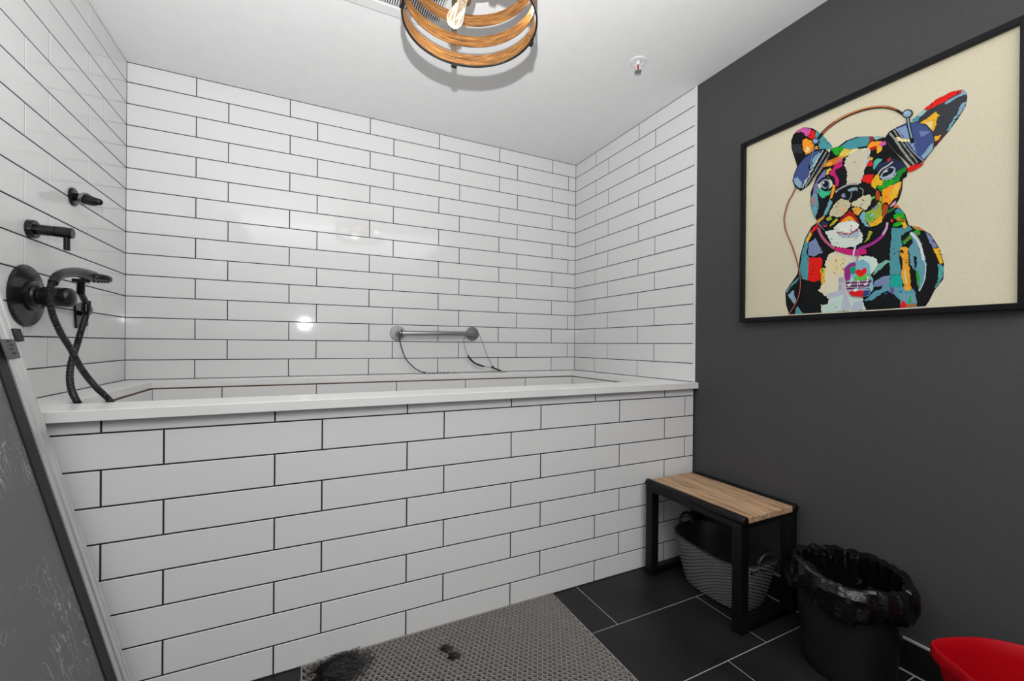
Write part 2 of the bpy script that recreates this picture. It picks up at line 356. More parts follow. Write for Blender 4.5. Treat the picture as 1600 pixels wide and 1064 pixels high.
bm=BM(); cyl(bm,(.089,-.80,1.43),(.089,-.80,1.384),.0082,18,ch=.001); obj('tip',bm,M_black,s)
v=thing('shower_valve','large round black valve plate with a stubby cylindrical handle on left wall','shower valve',(0,-.815,1.229))
bm=BM(); A=along((-.0004,-.815,1.229),(.2,-.815,1.229))
lathe(bm,[(.098,0),(.098,.004),(.093,.009),(.06,.012),(.05,.014)],48,A); obj('escutcheon',bm,M_bronze,v)
bm=BM(); lathe(bm,[(.047,.012),(.047,.02),(.043,.024),(.036,.024),(.034,.03),(.026,.034),(.026,.046)],36,A); obj('collar',bm,M_bronze,v)
bm=BM(); lathe(bm,[(.030,.040),(.0315,.043),(.0315,.098),(.0300,.106),(.024,.113),(.012,.117),(0,.118)],36,A,caps=True); obj('handle',bm,M_bronze,v)
# hand shower with its hose, resting on a bracket
sb=thing('shower_bracket','black square-plate wall bracket and water outlet behind the valve handle','bracket',(0,-.46,1.18))
bm=BM(); MX=Matrix.Translation((.004,-.462,1.190))@Matrix.Rotation(math.radians(8),4,'X'); box(bm,(-.0035,-.047,-.047),(.004,.047,.047),0,MX); obj('wall_plate',bm,M_black,sb,bevel=.001)
bm=BM(); tube(bm,spline([(.006,-.462,1.195),(.032,-.475,1.20),(.052,-.53,1.212),(.062,-.585,1.226)]),.0095,14); cyl(bm,(.060,-.58,1.238),(.060,-.58,1.196),.0135,18,ch=.002); obj('outlet_elbow',bm,M_black,sb)
bm=BM(); cyl(bm,(.061,-.585,1.230),(.066,-.640,1.262),.010,16); cyl(bm,(.066,-.640,1.256),(.070,-.648,1.306),.0115,18,ch=.001); box(bm,(.052,-.668,1.296),(.088,-.632,1.3085)); obj('cradle',bm,M_black,sb,bevel=.001)
hs=thing('hand_shower','black hand shower lying in its cradle, ribbed hose crossing down into the tub','hand shower',(.085,-.75,1.29))
bm=BM(); P=spline([(.083,-.868,1.268),(.083,-.845,1.291),(.083,-.80,1.309),(.085,-.74,1.322),(.089,-.69,1.326),(.094,-.63,1.326)]); n=len(P)
tube(bm,P,.015,18,rf=lambda i:.0125+.006*(i/(n-1))); obj('handle',bm,M_bronze,hs)
bm=BM(); A=along((.098,-.610,1.334),(.098,-.612,1.30)); lathe(bm,[(0,0),(.022,.0005),(.040,.004),(.0445,.010),(.0445,.020),(.040,.024),(0,.0245)],32,A); sh_=obj('spray_head',bm,M_bronze,hs)
bm=BM(); 
for i in range(3):
    for k in range(6*(i+1)):
        a=2*PI*k/(6*(i+1)); c=Vector((.098+.011*(i+1)*math.cos(a),-.612+.011*(i+1)*math.sin(a),1.3088)); lathe(bm,[(.0018,0),(.0018,-.003)],6,Matrix.Translation(c))
obj('nozzles',bm,M_rubber,sh_)
def hose(pts):
    bm=BM(); P=spline(pts,40); l=0; T=[]
    D=[0]
    for a,b in zip(P,P[1:]): D.append(D[-1]+(b-a).length)
    tube(bm,P,.009,12,rf=lambda i:.0086+.0013*math.cos(D[i]/.0068*2*PI)); return bm
h1=[(.083,-.866,1.272),(.079,-.872,1.255),(.078,-.875,1.228),(.087,-.88,1.172),(.108,-.885,1.113),(.133,-.89,1.063),(.163,-.9,.999),(.202,-.915,.943),(.243,-.925,.893),(.29,-.925,.80),(.34,-.90,.70),(.36,-.85,.60)]
h2=[(.060,-.58,1.205),(.060,-.582,1.180),(.067,-.63,1.136),(.075,-.69,1.072),(.086,-.76,1.008),(.118,-.85,.95),(.158,-.918,.902),(.195,-.925,.84),(.24,-.92,.72),(.30,-.88,.60)]
h1=h1+[(.38,-.80,.52),(.42,-.72,.475)]; h2=h2+[(.36,-.80,.52),(.42,-.72,.475)]
obj('hose',hose(h1),M_hose,hs,smooth=60); obj('hose',hose(h2),M_hose,hs,smooth=60)

# ------------------------------------------------------------------ leaning framed panel
ang=math.atan(.245); zt=1.66
pn=thing('leaning_panel','scuffed grey panel in an aluminium frame, leaning against the left wall','panel',(.39,-1.6,0))
# local: a along -Y, b up the slope, c out of the face
ca,sa=math.cos(ang),math.sin(ang)
def PM(): # columns: a,b,c ; origin at bottom far corner
    aX=Vector((0,-1,0)); bX=Vector((-sa,0,ca)); cX=Vector((ca,0,sa))
    M=Matrix((aX,bX,cX)).transposed().to_4x4(); M.translation=Vector((.4075,-1.186,.0075)); return M
MP=PM(); PL=1.58; PW=.92
bm=BM()
prof=[(0,-.026),(0,0),(.006,.0025),(.016,.0025),(.018,.0),(.020,.0),(.022,.004),(.040,.004),(.043,.001),(.060,.001),(.060,-.026)]
def extrude(bm,prof,ax,ln,flip=None):
    # profile in (a,c) extruded along b (ax='b') or profile in (b,c) along a
    n=len(prof)
    def pt(p,t):
        x,c=p
        if ax=='b': return MP@Vector((x if not flip else flip-x,t,c))
        return MP@Vector((t,x if not flip else flip-x,c))
    A=[bm.verts.new(pt(p,ln[0])) for p in prof]; B=[bm.verts.new(pt(p,ln[1])) for p in prof]
    for i in range(n):
        j=(i+1)%n; bm.faces.new((A[i],A[j],B[j],B[i]))
    bm.faces.new(A); bm.faces.new(B)
extrude(bm,prof,'b',(0,PL)); extrude(bm,prof,'b',(0,PL),PW); extrude(bm,prof,'a',(.06,PW-.06)); extrude(bm,prof,'a',(.06,PW-.06),PL)
bmesh.ops.recalc_face_normals(bm,faces=bm.faces[:]); obj('frame',bm,M_alu,pn,smooth=20)
bm=BM(); box(bm,(.058,.058,-.020),(PW-.058,PL-.058,-.006),0,MP); obj('sheet',bm,M_panel,pn,smooth=0)
bm=BM()
for a,b in (((.06,.06),(.097,PL-.06)),((PW-.097,.06),(PW-.06,PL-.06)),((.097,.06),(PW-.097,.09)),((.097,PL-.09),(PW-.097,PL-.06))): box(bm,(a[0],a[1],-.008),(b[0],b[1],-.002),0,MP)
bmesh.ops.recalc_face_normals(bm,faces=bm.faces[:]); obj('gasket',bm,M_rubber,pn,smooth=0)
bz=1.097/ca
bm=BM(); box(bm,(-.012,bz-.02,-.004),(.016,bz+.012,.009),0,MP); box(bm,(-.012,bz-.02,-.028),(-.004,bz+.012,.009),0,MP); obj('edge_clip',bm,M_rubber,pn,bevel=.0015)
bm=BM(); box(bm,(.024,1.036/ca,.0035),(.075,1.082/ca,.0075),0,MP); lp=obj('latch_plate',bm,M_label,pn,bevel=.001)
bm=BM()
for k in range(4):
    y=1.046/ca+k*.010; box(bm,(.038+.004*(k%2),y,.0072),(.052+.006*(k%2),y+.005,.0082),0,MP)
obj('latch_marks',bm,M_bronze,lp,smooth=0)

# ------------------------------------------------------------------ ceiling light
lc=Vector((1.232,-1.488,0)); RR=.2
lt=thing('ceiling_light','caged drum ceiling light with three wooden hoops and amber filament bulbs','ceiling light',(lc.x,lc.y,ZC))
def band(z0,z1,ri,ro,m,name,par):
    bm=BM(); uv=bm.loops.layers.uv.new('UVMap'); seg=96; prof=[(ri,z0),(ro,z0),(ro,z1),(ri,z1)]
    V=[[bm.verts.new((lc.x+r*math.cos(2*PI*i/seg),lc.y+r*math.sin(2*PI*i/seg),z)) for r,z in prof] for i in range(seg)]
    for i in range(seg):
        j=(i+1)%seg
        for k in range(4):
            l=(k+1)%4; f=bm.faces.new((V[i][k],V[j][k],V[j][l],V[i][l]))
            for lp,(ii,kk) in zip(f.loops,((i,k),(i+1,k),(i+1,l),(i,l))): lp[uv].uv=(ii/seg*2*PI*.2,prof[kk][1]+(prof[kk][0])*.5)
    bmesh.ops.recalc_face_normals(bm,faces=bm.faces[:]); return obj(name,bm,m,par)
for z0,z1 in ((2.051,2.087),(2.115,2.152),(2.187,2.226)): band(z0,z1,RR-.0035,RR,M_ringwood,'wooden_hoop',lt)
band(2.046,2.051,RR-.004,RR+.0012,M_black,'lower_rim',lt)
band(2.302,2.312,RR-.004,RR+.0012,M_black,'upper_rim',lt)
for a in (86,-4,176,266):
    q=math.radians(a); bm=BM(); M=Matrix.Translation((lc.x,lc.y,0))@Matrix.Rotation(q,4,'Z')
    box(bm,(RR+.0005,-.009,2.040),(RR+.004,.009,2.312),0,M)
    st=obj('strap',bm,M_brass,lt,smooth=0)
    bm=BM(); box(bm,(RR-.006,-.009,2.038),(RR+.0055,.009,2.0455),0,M); box(bm,(RR+.004,-.009,2.0455),(RR+.0055,.009,2.062),0,M); obj('strap_foot',bm,M_black,st,smooth=0)
    for z in (2.069,2.133,2.206):
        bm=BM(); lathe(bm,[(.0045,0),(.0040,.0025),(.002,.0036),(0,.004)],12,M@Matrix.Translation((RR-.0035,0,z))@Matrix.Rotation(-PI/2,4,'Y'),caps=False)
        obj('rivet',bm,M_brass,st)
bm=BM()
for a in (86,-4,176,266):
    q=math.radians(a); cyl(bm,(lc.x+RR*math.cos(q),lc.y+RR*math.sin(q),2.307),(lc.x,lc.y,2.325),.005,12)
cyl(bm,(lc.x,lc.y,2.31),(lc.x,lc.y,2.43),.009,20); obj('stem',bm,M_brass,lt)
bm=BM(); lathe(bm,[(.065,2.4535),(.065,2.435),(.058,2.428),(.012,2.426)],36,Matrix.Translation((lc.x,lc.y,0))); bmesh.ops.recalc_face_normals(bm,faces=bm.faces[:]); obj('canopy',bm,M_brass,lt)
BULBS=[((1.240,-1.408,2.182),(1.203,-1.396,2.094)),((1.362,-1.500,2.272),(1.400,-1.503,2.160)),((1.165,-1.585,2.250),(1.130,-1.63,2.150))]
for a,b in BULBS:
    a,b=Vector(a),Vector(b); d=(b-a).normalized(); b=a+d*.095
    bm=BM(); tube(bm,spline([(lc.x,lc.y,2.318),tuple((lc+Vector((0,0,2.33))+a-d*.045)/2+Vector((0,0,.012))),tuple(a-d*.045)]),.005,10)
    lathe(bm,[(.012,-.05),(.018,-.046),(.020,-.04),(.020,-.006),(.022,-.004),(.022,.004),(.019,.006)],24,along(a,b)); sk=obj('socket',bm,M_brass,lt)
    bm=BM(); lathe(bm,[(.0120,-.004),(.0128,.010),(.0172,.032),(.0238,.054),(.0262,.068),(.0243,.081),(.0172,.091),(.008,.0962),(0,.0975)],28,along(a,b),caps=False); bo=obj('bulb',bm,M_bulb,lt,smooth=80)
    bm=BM()
    F=along(a,b)
    q=[F@Vector((.011*math.cos(k*2*PI/9),.011*math.sin(k*2*PI/9),.030 if k%2 else .076)) for k in range(9)]
    tube(bm,q,.0011,6); obj('filament',bm,M_fil,bo)
    ld=bpy.data.lights.new('bulb_glow','POINT'); ld.energy=0.7; ld.color=(1,.93,.84); ld.shadow_soft_size=.03; lo=bpy.data.objects.new('bulb_glow',ld); COL.objects.link(lo); lo.parent=lt; lo.matrix_parent_inverse=Matrix.Translation(-lt.location); lo.location=a+d*.13

# ceiling vent
vt=thing('ceiling_vent','white slotted exhaust vent grille in the ceiling behind the drum light','vent',(1.13,-1.06,ZC))
vx0,vx1,vy0,vy1=.92,1.335,-1.24,-.886
bm=BM()
for a,b in (((vx0,vy0),(vx0+.045,vy1)),((vx1-.045,vy0),(vx1,vy1)),((vx0+.045,vy0),(vx1-.045,vy0+.05)),((vx0+.045,vy1-.05),(vx1-.045,vy1))): box(bm,(a[0],a[1],ZC-.010),(b[0],b[1],ZC-.0005))
obj('frame',bm,M_vent,vt,smooth=0,bevel=.002)
bm=BM(); x=vx0+.05
while x<vx1-.047:
    box(bm,(x,vy0+.05,ZC-.008),(x+.0045,vy1-.05,ZC-.0015)); x+=.0092
obj('slats',bm,M_vent,vt,smooth=0)
bm=BM(); box(bm,(vx0+.04,vy0+.045,ZC-.0014),(vx1-.04,vy1-.045,ZC-.0004)); obj('backing',bm,M_dark,vt,smooth=0)

# sprinkler
sp=thing('fire_sprinkler','small pendent fire sprinkler with red bulb in the white ceiling','sprinkler',(2.222,-1.115,ZC))
Ms=Matrix.Translation((2.222,-1.115,ZC))
bm=BM(); lathe(bm,[(.040,-.0003),(.039,-.004),(.030,-.006),(.028,-.003),(.014,-.003)],32,Ms,caps=False); obj('escutcheon',bm,M_white,sp)
bm=BM(); lathe(bm,[(.012,-.001),(.012,-.014),(.009,-.018),(.006,-.018)],20,Ms)
for s_ in (-1,1): tube(bm,[Ms@Vector((s_*.009,0,-.015)),Ms@Vector((s_*.013,0,-.026)),Ms@Vector((s_*.010,0,-.038)),Ms@Vector((s_*.002,0,-.046))],.0022,8)
obj('body',bm,M_white,sp)
bm=BM(); cyl(bm,Ms@Vector((0,0,-.018)),Ms@Vector((0,0,-.043)),.0034,12); obj('heat_bulb',bm,M_redglass,sp)
bm=BM(); lathe(bm,[(.005,-.044),(.0135,-.048),(.0135,-.0505),(0,-.0505)],24,Ms)
for k in range(12):
    q=2*PI*k/12; box(bm,(.011,-.0018,-.0505),(.017,.0018,-.049),0,Ms@Matrix.Rotation(q,4,'Z'))
obj('deflector',bm,M_steel,sp)

# ------------------------------------------------------------------ framed picture
pc=thing('framed_picture','black framed pop-art print of a bulldog wearing headphones on the charcoal wall','picture',(W,-1.815,1.6))
py0,py1,pz0,pz1=-2.253,-1.381,1.199,2.026; fw=.019
bm=BM()
xf=W-.030; xb=W+.0025
for a,b in (((py0,pz0),(py0+fw,pz1)),((py1-fw,pz0),(py1,pz1)),((py0+fw,pz0),(py1-fw,pz0+fw)),((py0+fw,pz1-fw),(py1-fw,pz1))): box(bm,(xf,a[0],a[1]),(xb,b[0],b[1]))
obj('frame',bm,M_blackframe,pc,smooth=0,bevel=.0015)
bm=BM(); lay=bm.loops.layers.float_color.new('print_colour')
XP=W-.014
ART=[(0,16,18,20,1910,1202,2143,1551,2396,1888,2490,2610,2682,3302,2921,3711,3109,3817,3526,3264,4304,2656,4934,3123,5413,3497,5659,3782,5869,3417,5973,3001,6239,2871,6528,2572,6748,2071,6857,1561,6846,1075,6635,732,6513,413,6419,241,5474,230,4324,228,2999,235,2077,234,1941,658),
(1,80,150,160,2470,2088,2564,2701,2707,3297,2922,3608,2806,3068,2737,2668,2860,2439,2817,1827,2771,1575,2573,1653),
(1,124,138,176,2786,2607,2830,3063,3067,3217,3210,2881,3351,2602,2979,2494),
(1,236,180,40,2708,3193,2874,3517,3017,3585,2924,3351,2757,3078),
(1,228,28,22,2874,3517,3109,3766,3157,3653,2923,3403),
(1,228,28,22,2835,2469,3261,2417,3331,2304,3245,1512,3035,1463,2795,1571),
(1,236,180,40,3274,1961,3402,1991,3463,1732,3407,1390,3293,1354),
(1,35,165,45,3292,1959,3366,1967,3376,1845,3303,1756),
(1,80,150,160,1926,1200,2246,1591,2473,1772,2424,1621,2144,1390,1990,1139),
(1,135,170,190,2016,1083,2249,1245,2260,1111,2355,836,2306,629,2097,913),
(1,80,150,160,2309,236,2333,467,2433,566,2621,238),
(1,224,216,188,3423,2138,3533,2467,3797,2565,4388,2307,4787,2187,5056,2046,5095,1812,4947,1515,4717,1270,4683,576,4725,238,3326,244,3277,550,3572,526,3548,776,3179,1115,3429,1437),
(1,232,214,165,3535,2218,3799,2369,4142,2209,4104,1735,3761,1689,3583,1814),
(1,195,218,208,3326,244,3300,498,3594,574,3591,921,3983,929,4319,846,4683,576,4803,242),
(0,184,190,205,3456,935,3897,1036,3893,1523,4063,1524,4152,959,4323,370,3989,240,4069,872,3592,747),
(0,184,190,205,4324,247,4403,554,4683,576,4686,250),
(0,165,170,176,3893,1523,4063,1500,4065,1331,3894,1328),
(0,165,170,176,3895,1231,4002,1242,4004,1048,3897,1036),
(1,205,225,215,4471,2151,4787,2187,5056,2069,5133,1851,5003,1599,4908,1521,4867,1895),
(1,80,150,160,5476,2326,5524,3025,5769,2965,5940,3009,6075,2847,5771,2703,5809,2346,5724,2145,5782,1393,5483,1393,5462,1796),
(1,90,155,170,5214,935,5465,1395,5486,970,5819,953,6123,832,6191,527,6210,258,5790,247,5754,524,5542,765,5397,869,4954,575,4722,573,5028,888),
(0,25,168,155,5483,1393,5816,1367,5819,953,5486,984),
(1,124,138,176,5025,1230,5284,1376,5476,1394,5461,1085,4989,1029),
(1,110,90,150,5469,950,5575,960,5595,759,5524,723),
(1,120,180,165,5096,1789,5353,1948,5497,1878,5281,1736,5060,1499,4985,1464),
(1,236,165,45,5757,2313,5911,2282,5963,2228,5983,1708,6020,1316,6057,839,5957,786,5854,906,5782,1393,5830,1821,5742,2098),
(1,16,18,20,5758,2226,5827,2190,5845,2078,5776,2135),
(0,215,205,180,5856,1509,5860,1473,5863,1437,5867,1401,5871,1364,5874,1327,5878,1289,5883,1250,5888,1210,5893,1169,5898,1128,5903,1087,5908,1047,5948,1049,5943,1090,5938,1131,5933,1171,5928,1212,5923,1251,5919,1290,5915,1328,5911,1365,5907,1401,5904,1437,5900,1473,5897,1509),
(1,35,165,45,5808,2433,5943,2621,6141,2789,6239,2816,6273,2631,6011,2519,5877,2376),
(1,120,118,45,5825,2473,6010,2627,6240,2689,6241,2617,5910,2498),
(1,190,130,60,6057,2946,6239,2892,6401,2676,6272,2758,6141,2831),
(1,100,155,170,6009,2777,6142,2703,6308,2328,6374,1978,6441,1631,6413,1134,6255,753,6187,1079,6168,1422,6017,1702,5979,2225,6095,2415),
(0,212,216,216,6000,2712,6029,2667,6059,2624,6088,2582,6115,2541,6140,2498,6163,2452,6184,2402,6203,2347,6222,2289,6239,2229,6255,2169,6269,2111,6281,2055,6291,1999,6300,1942,6308,1884,6316,1826,6325,1768,6394,1774,6386,1831,6378,1888,6369,1946,6360,2005,6350,2065,6337,2125,6322,2186,6305,2247,6288,2310,6268,2372,6247,2432,6223,2489,6197,2543,6168,2592,6139,2637,6109,2681,6080,2723,6052,2766),
(0,185,196,205,6345,1765,6356,1730,6368,1699,6379,1669,6389,1638,6396,1601,6400,1553,6400,1491,6398,1417,6394,1336,6386,1253,6377,1174,6366,1103,6351,1041,6333,984,6312,929,6290,875,6268,820,6247,763,6276,742,6297,798,6319,852,6341,907,6362,963,6381,1023,6397,1089,6409,1162,6418,1243,6425,1327,6430,1409,6432,1485,6432,1550,6428,1603,6419,1646,6408,1682,6396,1714,6385,1743,6375,1776),
(1,16,18,20,6108,1943,6187,1907,6183,1589,6145,1489),
(1,16,18,20,6017,1702,6179,1293,6216,736,6123,917,6037,1313),
(1,35,165,45,6168,1464,6224,1413,6285,1067,6261,837,6203,1120),
(1,124,138,176,6401,2685,6560,2482,6702,2121,6594,2102,6499,2329,6459,2504),
(1,236,180,40,6594,2081,6732,2094,6842,1605,6782,1533,6689,1795),
(1,80,165,165,6706,1587,6849,1481,6831,1118,6635,753,6725,1091,6738,1335),
(1,110,160,178,5683,750,6158,658,6209,355,5823,474),
(1,228,28,22,5773,248,5823,518,5943,334,5934,257),
(1,35,165,45,5976,409,6025,650,6077,388),
(1,172,112,60,5960,367,6193,348,6193,259,5947,256),
(0,56,58,64,6063,6529,6371,6739,6682,6892,7011,6942,7242,6879,7327,6754,7351,6584,7316,6327,7162,6046,6931,5712,6723,5478,6601,5365,6442,5723,6181,6261),
(1,228,28,22,6355,6747,6682,6900,7011,6946,7227,6882,7242,6791,7041,6786,6835,6711,6622,6676,6419,6644),
(1,135,170,190,7228,6878,7322,6765,7342,6687,7300,6690,7243,6759),
(1,135,170,190,7157,6765,7242,6791,7271,6713,7100,6675,6865,6602,6835,6670,7041,6746),
(1,135,170,190,7245,6462,7329,6458,7302,6314,7162,6126,7118,6167,7160,6286),
(1,110,170,185,7104,6154,7162,6106,6931,5733,6895,5769,6959,5942),
(1,160,195,190,6194,6636,6323,6721,6419,6631,6340,6565,6211,6501),
(1,80,150,160,6030,6523,6162,6609,6244,6528,6180,6389,6081,6426),
(1,236,180,40,6245,6315,6405,6366,6562,6458,6639,6503,6670,6405,6732,6334,6656,6288,6642,6048,6566,5876,6470,6127),
(1,236,208,140,6374,6276,6548,6236,6534,5973,6455,6093),
(1,236,180,40,6583,5695,6767,5704,6707,5567,6624,5541),
(0,95,22,22,6631,5509,6752,5588,6842,5691,6857,5644,6632,5360),
(0,16,18,20,2118,7173,2099,7502,2190,7729,2368,7835,2593,7838,2886,7678,3077,7489,3335,7148,3653,6613,3543,6585,3177,6685,2989,6814,2750,6653,2530,6479,2356,6308,2251,6693),
(0,45,50,54,2121,7332,2499,7199,2526,7005,2552,6784,2197,6980),
(1,75,152,158,3053,7500,3335,7148,3653,6613,3543,6560,3177,6685,3152,6949,3023,7259),
(1,205,90,165,2282,7742,2393,7840,2617,7827,2862,7664,2839,7494,2719,7391,2595,7602,2444,7748),
(1,228,28,22,2853,7590,3021,7489,3023,7259,2986,7070,2817,7323,2753,7377),
(1,246,155,35,2538,7314,2695,7350,2938,7116,3082,6877,3154,6746,2989,6737,2677,6683,2576,6932),
(1,240,210,150,2688,7015,2844,6925,2798,6763,2691,6755),
(0,16,18,20,3587,6567,3850,6531,4105,6642,4434,6642,4830,6492,5059,6378,5282,6262,5430,5895,5786,5268,5942,4927,5910,4658,5808,4607,5794,4264,5710,3942,5606,3797,5449,3443,5378,3328,4934,3123,4705,2713,4304,2656,3796,2712,3526,3264,3156,3805,2963,4264,2864,4703,2884,5109,2954,5291,3093,5652,3412,6039,3545,6336),
(1,206,200,176,4089,5975,4275,6140,4518,6183,4852,6068,4866,5855,4760,5527,4666,5097,4608,4884,4449,4844,4118,5002,4178,5317,4070,5693),
(0,72,150,160,3894,6489,4188,6606,4515,6597,4830,6488,4850,6322,4774,6170,4477,6237,4150,6167,4044,6306),
(0,150,40,42,4830,6478,4953,6434,4962,6251,4851,6266),
(1,130,180,180,4953,6425,5179,6335,5231,6240,5022,6285),
(1,246,155,35,4786,6128,4870,6258,5060,6232,5291,6097,5212,5897,5120,5798,5025,5974,4872,6014),
(1,180,30,30,4825,6074,5062,6049,5081,5941,4930,5921),
(1,236,180,40,5063,5844,5118,5990,5219,5948,5194,5805,5086,5757),
(1,205,90,165,5136,6100,5302,6120,5328,5974,5182,5963),
(1,184,190,205,4795,6022,4856,5675,4780,5427,4729,5492,4789,5747),
(1,35,165,45,3587,6557,3850,6522,4043,6451,4086,6385,3982,6210,3766,6223),
(1,226,196,80,3811,6108,4044,6378,4191,6270,4498,6182,4234,6109,3983,6016),
(0,240,228,170,4109,6101,4437,6225,4498,6182,4275,6083),
(1,216,118,40,3297,5924,3416,6068,3584,6134,3831,6148,4040,6102,3961,6024,3882,5890,3669,5878,3468,5917),
(1,236,180,40,3416,5992,3517,6048,3635,6021,3635,5947,3518,5916),
(1,200,28,115,3687,5742,3735,5872,3897,5939,3994,5847,3996,5719,3835,5687,3753,5662,3771,5545,3837,5374,3903,5223,3872,5051,3775,5028,3773,5268,3689,5464,3555,5586,3587,5686),
(1,205,90,165,3832,6019,3993,6029,3978,5871,3897,5939),
(1,205,195,62,3452,5773,3586,5816,3654,5736,3554,5698,3521,5579,3419,5615),
(1,118,114,165,3418,5823,3281,5722,3144,5542,3004,5322,2971,5025,3080,4799,3182,5148,3145,5351,3352,5508,3420,5597),
(0,204,206,180,3145,5332,3318,5501,3522,5485,3658,5252,3676,5098,3593,5033,3425,4994,3252,5088,3164,5212),
(0,16,18,20,3182,5322,3203,5341,3225,5362,3246,5382,3267,5400,3286,5415,3306,5426,3326,5435,3346,5442,3366,5446,3385,5448,3404,5447,3422,5444,3441,5436,3461,5424,3485,5408,3510,5389,3537,5368,3563,5350,3584,5417,3559,5435,3534,5454,3507,5474,3479,5494,3449,5511,3419,5524,3389,5530,3362,5531,3335,5529,3310,5523,3285,5515,3261,5505,3237,5491,3213,5473,3191,5453,3169,5433,3148,5413,3126,5394),
(0,120,138,165,3583,5175,3576,5113,3554,5062,3519,5028,3474,5012,3425,5018,3374,5045,3328,5090,3292,5149,3268,5216,3259,5284,3267,5347,3290,5399,3325,5433,3371,5447,3421,5440,3471,5413,3516,5367,3552,5309,3575,5243),
(0,16,18,20,3536,5210,3531,5172,3517,5142,3494,5121,3465,5113,3432,5117,3399,5134,3370,5162,3346,5199,3330,5240,3325,5281,3330,5319,3344,5350,3368,5370,3397,5378,3430,5373,3463,5356,3492,5328,3516,5291,3531,5251),
(0,228,228,218,3385,5308,3383,5298,3379,5290,3372,5285,3363,5283,3354,5284,3344,5289,3336,5297,3329,5307,3324,5318,3323,5329,3324,5339,3328,5347,3335,5352,3344,5354,3353,5353,3363,5348,3372,5340,3378,5330,3383,5319),
(0,16,18,20,3244,5128,3268,5104,3292,5078,3317,5049,3345,5022,3376,4998,3410,4984,3444,4983,3473,4992,3499,5007,3524,5023,3547,5038,3570,5051,3532,5116,3507,5103,3483,5087,3460,5071,3438,5059,3419,5053,3404,5053,3391,5059,3373,5073,3351,5095,3328,5121,3302,5149,3276,5175),
(1,60,185,140,3147,5179,3287,5048,3459,4917,3627,4928,3595,4827,3477,4790,3359,4714,3148,4988),
(1,246,155,35,3692,5130,3775,5065,3743,4891,3663,4615,3580,4640,3628,4873),
(1,105,155,168,2975,5033,3136,4925,3192,4527,3142,4199,3038,3978,2947,4253,2872,4544,2906,4804),
(1,16,18,20,3135,4963,3206,4884,3242,4740,3346,4670,3549,4777,3450,4526,3349,4330,3195,4184,3124,4223,3192,4451),
(1,176,112,125,2873,4892,2932,4912,2944,4562,2890,4539),
(1,170,120,140,2959,4846,3066,4832,3086,4597,2997,4584),
(1,110,165,172,3352,4028,3419,4216,3518,4431,3584,4635,3668,4480,3587,4262,3488,4028),
(1,60,185,140,3116,5180,3309,5022,3582,4897,3583,4785,3448,4771,3312,4719,3224,4821),
(1,208,150,75,3057,3858,3197,3936,3386,4037,3421,3990,3233,3794,3146,3797),
(1,38,52,92,3233,3737,3354,3820,3525,3682,3492,3541,3321,3582),
(1,160,172,55,3438,3892,3590,3945,3674,3811,3541,3771),
(1,192,186,45,3593,3609,3724,3742,3822,3809,3872,3723,3742,3609,3593,3534),
(1,228,28,22,3355,3646,3492,3634,3475,3567,3373,3592),
(1,200,192,155,3654,4206,3817,4417,3962,4520,4137,4412,4232,4293,4295,4239,4265,4104,4188,4018,4078,3904,3951,3811,3822,3864,3590,3945,3589,4075),
(1,226,178,115,3965,4099,4140,4104,4109,3968,4015,3922),
(1,206,202,168,4310,4234,4417,4291,4671,4425,4861,4382,4935,4221,4893,3992,4749,3860,4525,4029,4326,4122),
(1,226,170,62,4311,4055,4525,4029,4675,3881,4602,3814,4497,3719,4390,3854),
(1,165,25,28,4094,3864,4266,3969,4390,3801,4514,3573,4552,3448,4423,3579,4236,3771,4111,3732,3985,3620,3888,3645),
(1,246,155,35,3969,3624,4111,3741,4236,3780,4361,3693,4453,3544,4315,3616,4144,3588,4018,3566),
(1,228,228,218,3727,3465,3921,3609,4144,3606,4300,3611,4454,3518,4568,3383,4531,3268,4426,3170,4147,3181,3826,3293),
(0,16,18,20,3961,4611,4071,4758,4258,4868,4488,4836,4639,4680,4700,4485,4627,4368,4417,4309,4263,4320,4137,4448,4026,4518),
(0,160,158,158,3784,4779,3814,4791,3844,4804,3874,4816,3903,4828,3932,4839,3961,4850,3990,4860,4019,4870,4048,4880,4076,4888,4104,4895,4131,4901,4159,4905,4186,4908,4212,4910,4239,4911,4266,4909,4294,4906,4324,4901,4355,4893,4388,4883,4421,4871,4455,4860,4489,4850,4487,4928,4454,4939,4420,4950,4386,4961,4351,4972,4317,4981,4283,4988,4251,4992,4220,4993,4190,4993,4161,4991,4132,4987,4103,4983,4073,4977,4043,4970,4013,4961,3983,4951,3953,4941,3924,4931,3894,4920,3864,4909,3834,4897,3804,4884,3774,4872,3745,4860),
(0,16,18,20,3852,4815,3882,4823,3912,4830,3943,4837,3972,4845,4001,4852,4028,4858,4054,4865,4079,4872,4102,4879,4124,4885,4147,4890,4169,4893,4191,4895,4213,4896,4234,4895,4256,4894,4280,4891,4306,4886,4335,4879,4367,4870,4401,4859,4435,4848,4470,4836,4504,4825,4503,4854,4470,4865,4435,4876,4400,4888,4366,4899,4333,4908,4303,4915,4276,4920,4251,4924,4228,4925,4205,4926,4183,4925,4160,4923,4136,4920,4113,4915,4090,4909,4066,4902,4042,4895,4017,4888,3989,4882,3961,4875,3931,4867,3901,4860,3870,4853,3840,4845),
(1,140,165,178,4181,4794,4351,4810,4504,4756,4490,4655,4322,4677,4197,4717),
(0,130,142,178,4139,4573,4135,4551,4124,4534,4106,4522,4083,4519,4057,4523,4032,4534,4008,4552,3990,4575,3978,4600,3974,4625,3977,4648,3989,4665,4007,4676,4030,4680,4056,4676,4082,4664,4105,4646,4123,4623,4135,4598),
(0,16,18,20,4270,4605,4274,4579,4268,4554,4254,4534,4233,4519,4207,4512,4179,4513,4151,4522,4126,4539,4106,4561,4094,4587,4091,4613,4096,4638,4111,4659,4132,4673,4158,4680,4186,4678,4214,4669,4239,4652,4259,4630),
